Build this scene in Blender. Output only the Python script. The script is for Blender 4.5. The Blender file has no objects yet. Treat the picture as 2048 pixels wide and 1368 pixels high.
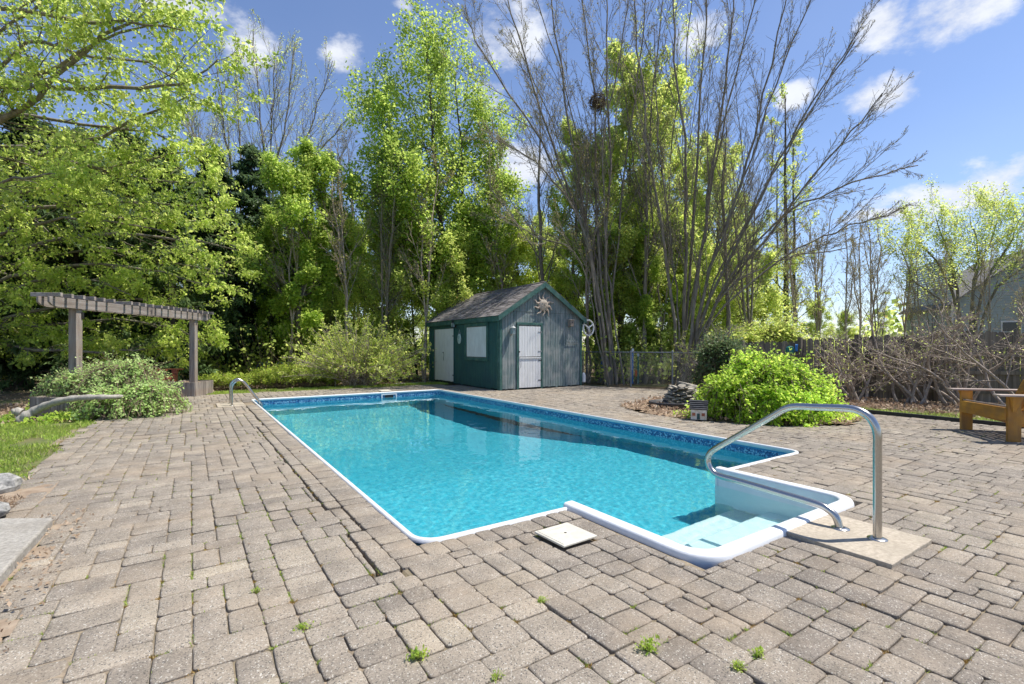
import bpy, math, random
import numpy as np
from mathutils import Vector, Matrix, noise as mnoise
R = math.radians
C = bpy.context.scene.collection
sc = bpy.context.scene
rng = np.random.default_rng(7)
random.seed(7)

# ------------------------------------------------------------------ camera
TH = R(33.7); FX = 965.0; CX = 1024.0; CY = 694.0; EYE = 1.25
cam_d = bpy.data.cameras.new('camera'); cam = bpy.data.objects.new('camera', cam_d); C.objects.link(cam)
cam.location = (0, 0, EYE); cam.rotation_euler = (R(90), 0, -TH)
cam_d.sensor_width = 36; cam_d.lens = FX / 2048 * 36; cam_d.shift_y = 10 / 2048
cam_d.clip_start = 0.05; cam_d.clip_end = 900
sc.camera = cam

def at(px, py, dep):
    """world point seen at a pixel of the photograph (2048 wide), at a forward distance"""
    l = (px - CX) / FX * dep
    return Vector((l*math.cos(TH)+dep*math.sin(TH), -l*math.sin(TH)+dep*math.cos(TH), EYE-(py-CY)/FX*dep))
def gp(px, py, z=0.0):
    return at(px, py, (EYE - z)*FX/(py - CY))
def on(px, dep, z=0.0):
    p = at(px, CY, dep); p.z = z; return p

# ------------------------------------------------------------------ light
SUN = Vector((0.41, -0.21, 0.90)).normalized()
elev = math.asin(SUN.z); azim = math.atan2(SUN.x, SUN.y)
W = bpy.data.worlds.new('World'); sc.world = W; W.use_nodes = True
nt = W.node_tree; nt.nodes.clear()
def N(t, **k):
    n = nt.nodes.new(t)
    for a, b in k.items(): setattr(n, a, b)
    return n
LK = lambda a, b: nt.links.new(a, b)
outw = N('ShaderNodeOutputWorld'); bg = N('ShaderNodeBackground'); sky = N('ShaderNodeTexSky')
sky.sky_type = 'NISHITA'; sky.sun_disc = False; sky.sun_elevation = elev; sky.sun_rotation = azim
sky.air_density = 1.0; sky.dust_density = 0.25; sky.ozone_density = 3.0; sky.altitude = 100
bg.inputs['Strength'].default_value = 0.12
tc = N('ShaderNodeTexCoord')
def vdot(v):
    n = N('ShaderNodeVectorMath', operation='DOT_PRODUCT'); LK(tc.outputs['Generated'], n.inputs[0]); n.inputs[1].default_value = v; return n.outputs['Value']
def mt(op, a, b=None, c=None, clamp=False):
    n = N('ShaderNodeMath', operation=op); n.use_clamp = clamp
    for i, x in enumerate((a, b, c)):
        if x is None: continue
        if isinstance(x, (int, float)): n.inputs[i].default_value = x
        else: LK(x, n.inputs[i])
    return n.outputs[0]
clouds = [(385, 5, 85, 40), (690, 120, 42, 48), (1015, 60, 80, 95), (985, 185, 45, 60), (1768, 195, 60, 38), (1595, 190, 35, 25), (1768, 45, 42, 48),
          (1900, 25, 95, 50), (1975, 392, 170, 44), (2100, 360, 150, 60), (1790, 425, 110, 14), (1040, 330, 90, 60), (500, 110, 55, 60), (1420, 60, 60, 40),
          (805, 5, 25, 14), (-400, 150, 160, 70), (2600, 150, 190, 80), (2500, 420, 240, 50), (2300, -250, 200, 90), (600, -500, 230, 90), (1400, -600, 200, 100)]
acc = None
for (px, py, rx, ry) in clouds:
    rx *= .84; ry *= .84
    d = (at(px, py, 1) - Vector((0, 0, EYE))).normalized()
    a = Vector((d.y, -d.x, 0)).normalized(); u = a.cross(d).normalized(); s = 1/math.hypot(math.hypot((px-CX)/FX, (py-CY)/FX), 1)
    x = mt('MULTIPLY', vdot(a), FX/rx/s**0.5*1.0); y = mt('MULTIPLY', vdot(u), FX/ry/s**0.5)
    r2 = mt('ADD', mt('MULTIPLY', x, x), mt('MULTIPLY', y, y))
    front = mt('GREATER_THAN', vdot(d), 0.3)
    g = mt('MULTIPLY', mt('MAXIMUM', mt('SUBTRACT', 1.0, mt('MULTIPLY', r2, 0.45)), 0.0), front)
    acc = g if acc is None else mt('MAXIMUM', acc, g)
n1 = N('ShaderNodeTexNoise'); n1.inputs['Scale'].default_value = 9; n1.inputs['Detail'].default_value = 9; n1.inputs['Roughness'].default_value = 0.62
mp = N('ShaderNodeMapping'); mp.inputs['Scale'].default_value = (1, 1, 1.7); LK(tc.outputs['Generated'], mp.inputs[0]); LK(mp.outputs[0], n1.inputs['Vector'])
n2 = N('ShaderNodeTexNoise'); n2.inputs['Scale'].default_value = 2.2; n2.inputs['Detail'].default_value = 6; LK(mp.outputs[0], n2.inputs['Vector'])
dens = mt('ADD', mt('MULTIPLY', acc, 0.62), mt('MULTIPLY', mt('SUBTRACT', n1.outputs['Fac'], 0.5), 1.9))
m1 = N('ShaderNodeMapRange'); m1.interpolation_type = 'SMOOTHSTEP'; LK(dens, m1.inputs[0]); m1.inputs[1].default_value = 0.28; m1.inputs[2].default_value = 0.78
m1.inputs[3].default_value = 0; m1.inputs[4].default_value = 0.95
gate = mt('GREATER_THAN', acc, 0.001)
veil = N('ShaderNodeMapRange'); LK(n2.outputs['Fac'], veil.inputs[0]); veil.inputs[1].default_value = 0.45; veil.inputs[2].default_value = 0.8; veil.inputs[3].default_value = 0; veil.inputs[4].default_value = 0.06
fac = mt('MAXIMUM', mt('MULTIPLY', m1.outputs[0], gate), veil.outputs[0])
shade = N('ShaderNodeMapRange'); LK(n1.outputs['Fac'], shade.inputs[0]); shade.inputs[1].default_value = 0.4; shade.inputs[2].default_value = 0.75; shade.inputs[3].default_value = 4.6; shade.inputs[4].default_value = 5.8
cc = N('ShaderNodeCombineColor'); LK(mt('MULTIPLY', shade.outputs[0], 0.93), cc.inputs[0]); LK(mt('MULTIPLY', shade.outputs[0], 0.97), cc.inputs[1]); LK(mt('MULTIPLY', shade.outputs[0], 1.06), cc.inputs[2])
mx = N('ShaderNodeMix', data_type='RGBA'); LK(fac, mx.inputs[0])
tn = N('ShaderNodeMix', data_type='RGBA'); tn.blend_type = 'MULTIPLY'; tn.inputs[0].default_value = 1; LK(sky.outputs[0], tn.inputs[6]); tn.inputs[7].default_value = (0.92, 0.89, 0.96, 1); LK(tn.outputs[2], mx.inputs[6]); LK(cc.outputs[0], mx.inputs[7]); LK(mx.outputs[2], bg.inputs['Color']); LK(bg.outputs[0], outw.inputs[0])
sun_d = bpy.data.lights.new('sun', 'SUN'); sun_d.energy = 4.5; sun_d.angle = R(0.53); sun_d.color = (1, 0.95, 0.86)
sun = bpy.data.objects.new('sun', sun_d); C.objects.link(sun); sun.rotation_euler = (-SUN).to_track_quat('-Z', 'Y').to_euler(); sun.location = (5, -5, 30)
sc.view_settings.view_transform = 'Standard'; sc.view_settings.look = 'None'; sc.view_settings.gamma = 1; sc.view_settings.exposure = 0.62
sc.view_settings.use_curve_mapping = False
sc.render.engine = 'CYCLES'
cy = sc.cycles
cy.use_denoising = True; cy.max_bounces = 8; cy.transparent_max_bounces = 12; cy.diffuse_bounces = 4; cy.glossy_bounces = 4; cy.transmission_bounces = 5
cy.sample_clamp_indirect = 6; cy.use_adaptive_sampling = True; cy.adaptive_threshold = 0.015

# ------------------------------------------------------------------ materials
MATS = {}
def newmat(name):
    m = bpy.data.materials.new(name); m.use_nodes = True; t = m.node_tree
    return m, t, t.nodes['Principled BSDF']
def mk(name, c1, c2, scale=8, rough=0.7, bump=0.15, stretch=(1, 1, 1), metal=0.0, c3=None, s3=1.5, f3=0.5, detail=6, spec=0.4, rand=0.0, bumpd=0.01, coords='Object', fine=None):
    """two noise-mixed colours, a third in larger patches, relief from the same noise"""
    if name in MATS: return MATS[name]
    m, t, p = newmat(name); L = t.links.new
    tcn = t.nodes.new('ShaderNodeTexCoord'); mpn = t.nodes.new('ShaderNodeMapping'); mpn.inputs['Scale'].default_value = stretch
    L(tcn.outputs[coords], mpn.inputs[0])
    if coords == 'Object' and rand >= 0:
        oi = t.nodes.new('ShaderNodeObjectInfo'); ml = t.nodes.new('ShaderNodeMath'); ml.operation = 'MULTIPLY'; L(oi.outputs['Random'], ml.inputs[0]); ml.inputs[1].default_value = 37.0
        cx_ = t.nodes.new('ShaderNodeCombineXYZ')
        for i in range(3): L(ml.outputs[0], cx_.inputs[i])
        L(cx_.outputs[0], mpn.inputs['Location'])
    nz = t.nodes.new('ShaderNodeTexNoise'); nz.inputs['Scale'].default_value = scale; nz.inputs['Detail'].default_value = detail; nz.inputs['Roughness'].default_value = 0.65
    L(mpn.outputs[0], nz.inputs['Vector'])
    rp = t.nodes.new('ShaderNodeValToRGB'); L(nz.outputs['Fac'], rp.inputs[0])
    rp.color_ramp.elements[0].position = 0.33; rp.color_ramp.elements[1].position = 0.67
    rp.color_ramp.elements[0].color = (*c1, 1); rp.color_ramp.elements[1].color = (*c2, 1)
    col = rp.outputs[0]
    if c3:
        n3 = t.nodes.new('ShaderNodeTexNoise'); n3.inputs['Scale'].default_value = s3; n3.inputs['Detail'].default_value = 5; L(tcn.outputs[coords], n3.inputs['Vector'])
        mr = t.nodes.new('ShaderNodeMapRange'); L(n3.outputs['Fac'], mr.inputs[0]); mr.inputs[1].default_value = 0.45; mr.inputs[2].default_value = 0.65; mr.inputs[4].default_value = f3
        mm = t.nodes.new('ShaderNodeMix'); mm.data_type = 'RGBA'; L(mr.outputs[0], mm.inputs[0]); L(col, mm.inputs[6]); mm.inputs[7].default_value = (*c3, 1); col = mm.outputs[2]
    if rand > 0:
        hs = t.nodes.new('ShaderNodeHueSaturation'); mr2 = t.nodes.new('ShaderNodeMapRange'); L(oi.outputs['Random'], mr2.inputs[0])
        mr2.inputs[3].default_value = 1-rand; mr2.inputs[4].default_value = 1+rand; L(mr2.outputs[0], hs.inputs['Value']); L(col, hs.inputs['Color']); col = hs.outputs[0]
    L(col, p.inputs['Base Color']); p.inputs['Roughness'].default_value = rough; p.inputs['Metallic'].default_value = metal
    p.inputs['Specular IOR Level'].default_value = spec
    if bump:
        b = t.nodes.new('ShaderNodeBump'); b.inputs['Strength'].default_value = bump; b.inputs['Distance'].default_value = bumpd; L(nz.outputs['Fac'], b.inputs['Height'])
        last = b
        if fine:
            nf = t.nodes.new('ShaderNodeTexNoise'); nf.inputs['Scale'].default_value = fine; nf.inputs['Detail'].default_value = 3; L(tcn.outputs[coords], nf.inputs['Vector'])
            b2 = t.nodes.new('ShaderNodeBump'); b2.inputs['Strength'].default_value = 0.5; b2.inputs['Distance'].default_value = 0.003; L(nf.outputs['Fac'], b2.inputs['Height']); L(b.outputs[0], b2.inputs['Normal']); last = b2
        L(last.outputs[0], p.inputs['Normal'])
    MATS[name] = m
    return m
def leafmat(name, c1, c2, c3=None, trans=0.4, rough=0.5):
    m, t, p = newmat(name); L = t.links.new
    g = t.nodes.new('ShaderNodeNewGeometry'); rp = t.nodes.new('ShaderNodeValToRGB'); L(g.outputs['Random Per Island'], rp.inputs[0])
    rp.color_ramp.elements[0].color = (*c1, 1); rp.color_ramp.elements[1].color = (*c2, 1)
    if c3: e = rp.color_ramp.elements.new(0.93); e.color = (*c2, 1); rp.color_ramp.elements[-1].color = (*c3, 1)
    tcn = t.nodes.new('ShaderNodeTexCoord'); nz = t.nodes.new('ShaderNodeTexNoise'); nz.inputs['Scale'].default_value = 0.9; nz.inputs['Detail'].default_value = 3; L(tcn.outputs['Object'], nz.inputs['Vector'])
    mr = t.nodes.new('ShaderNodeMapRange'); L(nz.outputs['Fac'], mr.inputs[0]); mr.inputs[1].default_value = 0.3; mr.inputs[2].default_value = 0.7; mr.inputs[3].default_value = 0.85; mr.inputs[4].default_value = 1.3
    hs = t.nodes.new('ShaderNodeHueSaturation'); L(mr.outputs[0], hs.inputs['Value']); L(rp.outputs[0], hs.inputs['Color'])
    L(hs.outputs[0], p.inputs['Base Color']); p.inputs['Roughness'].default_value = rough; p.inputs['Specular IOR Level'].default_value = 0.35
    tr = t.nodes.new('ShaderNodeBsdfTranslucent'); hs2 = t.nodes.new('ShaderNodeHueSaturation'); hs2.inputs['Hue'].default_value = 0.485; hs2.inputs['Value'].default_value = 2.1; hs2.inputs['Saturation'].default_value = 0.88; L(hs.outputs[0], hs2.inputs['Color']); L(hs2.outputs[0], tr.inputs[0])
    ms = t.nodes.new('ShaderNodeMixShader'); ms.inputs[0].default_value = trans; L(p.outputs[0], ms.inputs[1]); L(tr.outputs[0], ms.inputs[2])
    L(ms.outputs[0], t.nodes['Material Output'].inputs['Surface'])
    MATS[name] = m; return m

mk('bark_grey', (0.12, 0.10, 0.078), (0.30, 0.26, 0.205), 14, 0.9, 0.6, (1, 1, 0.22), c3=(0.17, 0.19, 0.13), s3=2.0, f3=0.35, bumpd=0.02)
mk('bark_dark', (0.045, 0.038, 0.03), (0.13, 0.11, 0.09), 14, 0.9, 0.6, (1, 1, 0.2), bumpd=0.02)
mk('bark_pale', (0.24, 0.22, 0.19), (0.42, 0.39, 0.34), 18, 0.85, 0.4, (1, 1, 0.3), bumpd=0.01)
mk('twig_brown', (0.13, 0.09, 0.06), (0.30, 0.22, 0.16), 20, 0.85, 0.2)
mk('twig_grey', (0.22, 0.175, 0.14), (0.46, 0.38, 0.31), 20, 0.85, 0.2)
leafmat('leaf_lime', (0.18, 0.28, 0.035), (0.40, 0.49, 0.085), (0.42, 0.42, 0.12), 0.52)
leafmat('leaf_fresh', (0.14, 0.25, 0.025), (0.34, 0.44, 0.06), (0.30, 0.36, 0.06), 0.52)
leafmat('leaf_olive', (0.22, 0.32, 0.05), (0.46, 0.53, 0.11), (0.34, 0.28, 0.06), 0.52)
leafmat('leaf_mound', (0.16, 0.32, 0.015), (0.42, 0.58, 0.04), (0.42, 0.50, 0.05), 0.48)
leafmat('leaf_sage', (0.20, 0.32, 0.09), (0.42, 0.55, 0.20), (0.50, 0.58, 0.28), 0.45)
leafmat('leaf_hedge', (0.20, 0.30, 0.03), (0.40, 0.48, 0.06), (0.24, 0.12, 0.07), 0.35)
leafmat('needles_dark', (0.035, 0.075, 0.028), (0.09, 0.15, 0.05), None, 0.3)
leafmat('needles_mid', (0.05, 0.10, 0.035), (0.13, 0.20, 0.07), None, 0.3)
leafmat('grass_blade', (0.15, 0.25, 0.03), (0.36, 0.46, 0.08), (0.42, 0.36, 0.17), 0.35)
leafmat('dry_leaf', (0.15, 0.10, 0.06), (0.34, 0.25, 0.17), (0.5, 0.4, 0.3), 0.2)
leafmat('bud', (0.16, 0.15, 0.05), (0.32, 0.30, 0.10), None, 0.3)
mk('forest_floor', (0.09, 0.06, 0.035), (0.20, 0.14, 0.085), 9, 0.95, 0.6, c3=(0.07, 0.11, 0.025), s3=0.7, f3=0.7, bumpd=0.03)
mk('lawn_soil', (0.08, 0.10, 0.03), (0.15, 0.17, 0.05), 14, 0.95, 0.5, c3=(0.16, 0.12, 0.07), s3=1.2, f3=0.6, bumpd=0.02)
mk('joint_soil', (0.17, 0.135, 0.095), (0.34, 0.275, 0.20), 22, 0.95, 0.6, c3=(0.11, 0.10, 0.045), s3=1.3, f3=0.5, bumpd=0.01, fine=260)
mk('bed_soil', (0.17, 0.11, 0.07), (0.38, 0.29, 0.20), 16, 0.95, 0.8, c3=(0.12, 0.08, 0.05), s3=2.2, f3=0.6, bumpd=0.02, fine=90)
mk('mud', (0.22, 0.16, 0.11), (0.34, 0.27, 0.20), 9, 0.95, 0.5, bumpd=0.012, fine=200)
mk('concrete', (0.30, 0.255, 0.20), (0.50, 0.435, 0.345), 34, 0.85, 0.7, c3=(0.30, 0.26, 0.2), s3=4, f3=0.5, bumpd=0.004, fine=260)
mk('old_concrete', (0.24, 0.225, 0.20), (0.40, 0.375, 0.335), 40, 0.9, 0.8, c3=(0.20, 0.18, 0.15), s3=5, f3=0.5, bumpd=0.01, fine=200)
mk('grey_wood', (0.16, 0.135, 0.12), (0.38, 0.34, 0.31), 16, 0.85, 0.5, (0.08, 1, 1), c3=(0.22, 0.17, 0.13), s3=3, f3=0.5, rand=0.12, bumpd=0.004)
mk('grey_wood_up', (0.13, 0.11, 0.10), (0.36, 0.32, 0.28), 16, 0.85, 0.5, (1, 1, 0.07), c3=(0.25, 0.18, 0.13), s3=3, f3=0.6, rand=0.15, bumpd=0.004)
mk('fence_wood', (0.10, 0.083, 0.062), (0.26, 0.22, 0.17), 14, 0.9, 0.4, (1, 1, 0.08), c3=(0.09, 0.10, 0.06), s3=2, f3=0.5, rand=0.25, bumpd=0.004)
mk('orange_wood', (0.36, 0.15, 0.022), (0.60, 0.29, 0.055), 11, 0.5, 0.3, (1, 1, 0.12), c3=(0.25, 0.12, 0.05), s3=5, f3=0.5, rand=0.12, bumpd=0.003)
mk('orange_wood_long', (0.36, 0.15, 0.022), (0.60, 0.29, 0.055), 11, 0.5, 0.3, (0.12, 1, 1), c3=(0.25, 0.12, 0.05), s3=5, f3=0.5, rand=0.12, bumpd=0.003)
mk('worn_arm', (0.26, 0.20, 0.17), (0.46, 0.38, 0.33), 14, 0.8, 0.4, (1, 0.1, 1), bumpd=0.003)
mk('red_wood', (0.24, 0.07, 0.035), (0.40, 0.15, 0.08), 14, 0.7, 0.3, (1, 0.15, 1), bumpd=0.003)
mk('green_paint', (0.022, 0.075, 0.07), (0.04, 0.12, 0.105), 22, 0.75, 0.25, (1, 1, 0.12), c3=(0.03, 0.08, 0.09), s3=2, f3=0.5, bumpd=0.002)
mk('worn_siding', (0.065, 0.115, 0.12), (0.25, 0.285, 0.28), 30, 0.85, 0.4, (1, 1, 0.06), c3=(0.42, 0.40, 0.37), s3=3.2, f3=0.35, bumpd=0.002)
mk('trim_paint', (0.022, 0.075, 0.064), (0.045, 0.125, 0.105), 18, 0.6, 0.2, c3=(0.14, 0.22, 0.19), s3=4, f3=0.4, bumpd=0.002)
mk('white_paint', (0.60, 0.60, 0.60), (0.74, 0.74, 0.73), 20, 0.6, 0.15, (1, 1, 0.1), c3=(0.55, 0.55, 0.52), s3=4, f3=0.3, bumpd=0.001)
mk('door_backing', (0.2, 0.2, 0.19), (0.3, 0.3, 0.28), 20, 0.8, 0)
mk('shingle', (0.085, 0.078, 0.078), (0.22, 0.20, 0.195), 6, 0.95, 0.4, (2, 9, 9), c3=(0.13, 0.115, 0.10), s3=6, f3=0.6, bumpd=0.003, fine=300)
mk('siding_dark', (0.01, 0.02, 0.02), (0.02, 0.035, 0.035), 20, 0.9, 0)
mk('black_metal', (0.015, 0.015, 0.015), (0.03, 0.03, 0.03), 20, 0.45, 0.05, metal=0.0)
mk('galvanised', (0.26, 0.27, 0.28), (0.38, 0.39, 0.40), 20, 0.5, 0.05, metal=0.6)
mk('cast_stone', (0.30, 0.24, 0.18), (0.58, 0.50, 0.41), 26, 0.8, 0.5, c3=(0.2, 0.2, 0.18), s3=8, f3=0.5, bumpd=0.006)
mk('copper_ray', (0.24, 0.17, 0.12), (0.55, 0.46, 0.38), 26, 0.6, 0.4, bumpd=0.004)
mk('plastic_white', (0.64, 0.655, 0.67), (0.72, 0.73, 0.745), 6, 0.35, 0.05, c3=(0.66, 0.68, 0.70), s3=2.5, f3=0.3, bumpd=0.002, fine=200)
mk('lid_cream', (0.52, 0.49, 0.41), (0.63, 0.60, 0.52), 20, 0.45, 0.1, c3=(0.5, 0.47, 0.4), s3=7, f3=0.4, bumpd=0.001)
mk('slate', (0.12, 0.11, 0.095), (0.40, 0.36, 0.29), 9, 0.75, 0.6, (1, 1, 4), c3=(0.36, 0.32, 0.26), s3=4, f3=0.6, rand=0.3, bumpd=0.01)
mk('granite', (0.12, 0.12, 0.115), (0.38, 0.37, 0.35), 30, 0.85, 0.6, bumpd=0.01)
mk('pond_black', (0.03, 0.03, 0.032), (0.06, 0.06, 0.065), 10, 0.45, 0.1)
mk('house_plaster', (0.55, 0.50, 0.42), (0.74, 0.69, 0.60), 30, 0.85, 0.4, c3=(0.38, 0.30, 0.2), s3=12, f3=0.5, bumpd=0.003)
mk('blue_grey', (0.10, 0.17, 0.24), (0.17, 0.25, 0.33), 12, 0.5, 0.05)
mk('blue_plastic', (0.02, 0.14, 0.42), (0.03, 0.20, 0.55), 8, 0.4, 0.05)
mk('orange_plastic', (0.55, 0.11, 0.02), (0.65, 0.17, 0.03), 8, 0.4, 0.05)
mk('hose_green', (0.01, 0.13, 0.12), (0.02, 0.2, 0.17), 8, 0.45, 0.05)
mk('house_siding', (0.30, 0.34, 0.32), (0.37, 0.41, 0.39), 3, 0.7, 0.05)
mk('house_roof', (0.14, 0.13, 0.12), (0.2, 0.19, 0.18), 8, 0.9, 0.2)
mk('dark_glass', (0.03, 0.04, 0.05), (0.05, 0.06, 0.07), 3, 0.1, 0)
mk('edging_black', (0.02, 0.02, 0.02), (0.045, 0.043, 0.04), 10, 0.7, 0.2)
mk('nest_sticks', (0.07, 0.05, 0.035), (0.16, 0.11, 0.07), 20, 0.9, 0.4)
_m = MATS['shingle']; _t = _m.node_tree; _p = _t.nodes['Principled BSDF']; _g = _t.nodes.new('ShaderNodeNewGeometry'); _mr = _t.nodes.new('ShaderNodeMapRange'); _mr.inputs[3].default_value = 0.6; _mr.inputs[4].default_value = 1.5
_h = _t.nodes.new('ShaderNodeHueSaturation'); _t.links.new(_g.outputs['Random Per Island'], _mr.inputs[0]); _t.links.new(_mr.outputs[0], _h.inputs['Value']); _src = _p.inputs['Base Color'].links[0].from_socket; _t.links.new(_src, _h.inputs['Color']); _t.links.new(_h.outputs[0], _p.inputs['Base Color'])
m, t, p = newmat('steel'); p.inputs['Base Color'].default_value = (0.48, 0.465, 0.44, 1); p.inputs['Metallic'].default_value = 1; p.inputs['Roughness'].default_value = 0.24; MATS['steel'] = m
_n = t.nodes.new('ShaderNodeTexNoise'); _n.inputs['Scale'].default_value = 240; _tc = t.nodes.new('ShaderNodeTexCoord'); t.links.new(_tc.outputs['Object'], _n.inputs['Vector'])
_r = t.nodes.new('ShaderNodeMapRange'); _r.inputs[3].default_value = 0.20; _r.inputs[4].default_value = 0.30; t.links.new(_n.outputs['Fac'], _r.inputs[0]); t.links.new(_r.outputs[0], p.inputs['Roughness'])

def paver_material():
    m, t, p = newmat('paver'); L = t.links.new
    def nd(ty, **k):
        n = t.nodes.new(ty)
        for a, b in k.items(): setattr(n, a, b)
        return n
    at_ = nd('ShaderNodeAttribute', attribute_name='tone'); tcn = nd('ShaderNodeTexCoord')
    rp = nd('ShaderNodeValToRGB'); L(at_.outputs['Fac'], rp.inputs[0]); cr = rp.color_ramp
    cr.elements[0].color = (0.225, 0.195, 0.165, 1); cr.elements[1].color = (0.405, 0.35, 0.27, 1)
    e = cr.elements.new(0.4); e.color = (0.285, 0.247, 0.203, 1); e = cr.elements.new(0.75); e.color = (0.345, 0.298, 0.24, 1)
    vo = nd('ShaderNodeTexVoronoi'); vo.inputs['Scale'].default_value = 210; L(tcn.outputs['Object'], vo.inputs['Vector'])
    sepc = nd('ShaderNodeSeparateColor'); L(vo.outputs['Color'], sepc.inputs[0])
    mr = nd('ShaderNodeMapRange'); L(sepc.outputs[0], mr.inputs[0]); mr.inputs[1].default_value = 0; mr.inputs[2].default_value = 1; mr.inputs[3].default_value = 0.80; mr.inputs[4].default_value = 1.22
    hs = nd('ShaderNodeHueSaturation'); L(rp.outputs[0], hs.inputs['Color']); L(mr.outputs[0], hs.inputs['Value'])
    # pale aggregate grains
    gt = nd('ShaderNodeMath', operation='GREATER_THAN'); L(sepc.outputs[1], gt.inputs[0]); gt.inputs[1].default_value = 0.955
    mg = nd('ShaderNodeMix', data_type='RGBA'); L(gt.outputs[0], mg.inputs[0]); L(hs.outputs[0], mg.inputs[6]); mg.inputs[7].default_value = (0.52, 0.49, 0.43, 1)
    gt2 = nd('ShaderNodeMath', operation='LESS_THAN'); L(sepc.outputs[1], gt2.inputs[0]); gt2.inputs[1].default_value = 0.07
    mg2 = nd('ShaderNodeMix', data_type='RGBA'); L(gt2.outputs[0], mg2.inputs[0]); L(mg.outputs[2], mg2.inputs[6]); mg2.inputs[7].default_value = (0.12, 0.11, 0.10, 1)
    # stains and dirt
    n1 = nd('ShaderNodeTexNoise'); n1.inputs['Scale'].default_value = 1.1; n1.inputs['Detail'].default_value = 7; n1.inputs['Roughness'].default_value = 0.7; L(tcn.outputs['Object'], n1.inputs['Vector'])
    r1 = nd('ShaderNodeMapRange'); L(n1.outputs['Fac'], r1.inputs[0]); r1.inputs[1].default_value = 0.47; r1.inputs[2].default_value = 0.72; r1.inputs[4].default_value = 0.72
    mm = nd('ShaderNodeMix', data_type='RGBA'); L(r1.outputs[0], mm.inputs[0]); L(mg2.outputs[2], mm.inputs[6]); mm.inputs[7].default_value = (0.36, 0.285, 0.205, 1)
    n2 = nd('ShaderNodeTexNoise'); n2.inputs['Scale'].default_value = 5; n2.inputs['Detail'].default_value = 5; L(tcn.outputs['Object'], n2.inputs['Vector'])
    r2 = nd('ShaderNodeMapRange'); L(n2.outputs['Fac'], r2.inputs[0]); r2.inputs[1].default_value = 0.3; r2.inputs[2].default_value = 0.7; r2.inputs[3].default_value = 0.70; r2.inputs[4].default_value = 1.02
    h2 = nd('ShaderNodeHueSaturation'); L(mm.outputs[2], h2.inputs['Color']); L(r2.outputs[0], h2.inputs['Value']); L(h2.outputs[0], p.inputs['Base Color'])
    p.inputs['Roughness'].default_value = 0.9; p.inputs['Specular IOR Level'].default_value = 0.25
    b = nd('ShaderNodeBump'); b.inputs['Strength'].default_value = 0.9; b.inputs['Distance'].default_value = 0.0022; L(sepc.outputs[2], b.inputs['Height'])
    b2 = nd('ShaderNodeBump'); b2.inputs['Strength'].default_value = 0.6; b2.inputs['Distance'].default_value = 0.008
    n3 = nd('ShaderNodeTexNoise'); n3.inputs['Scale'].default_value = 38; n3.inputs['Detail'].default_value = 4; L(tcn.outputs['Object'], n3.inputs['Vector']); L(n3.outputs['Fac'], b2.inputs['Height']); L(b.outputs[0], b2.inputs['Normal'])
    L(b2.outputs[0], p.inputs['Normal']); MATS['paver'] = m
paver_material()

# ------------------------------------------------------------------ object helpers
def tag(o, label=None, cat=None, group=None, kind=None):
    if label: o['label'] = label
    if cat: o['category'] = cat
    if group: o['group'] = group
    if kind: o['kind'] = kind
    return o
def thing(name, label, cat, loc=(0, 0, 0), rz=0, group=None):
    o = bpy.data.objects.new(name, None); C.objects.link(o); o.empty_display_size = 0.1
    o.location = loc; o.rotation_euler = (0, 0, rz); return tag(o, label, cat, group)
def npmesh(name, V, F, mat=None, smooth=False):
    V = np.asarray(V, dtype=np.float32); F = np.asarray(F, dtype=np.int32); k = F.shape[1]
    me = bpy.data.meshes.new(name); me.vertices.add(len(V)); me.vertices.foreach_set('co', V.ravel())
    me.loops.add(F.size); me.loops.foreach_set('vertex_index', F.ravel()); me.polygons.add(len(F))
    me.polygons.foreach_set('loop_start', np.arange(0, F.size, k, dtype=np.int32))
    if smooth: me.polygons.foreach_set('use_smooth', np.ones(len(F), dtype=bool))
    me.update(calc_edges=True)
    if mat: me.materials.append(MATS[mat])
    return me
def link(name, me, parent=None, kind=None):
    o = bpy.data.objects.new(name, me); C.objects.link(o)
    if parent is not None: o.parent = parent
    if kind: o['kind'] = kind
    return o
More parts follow.
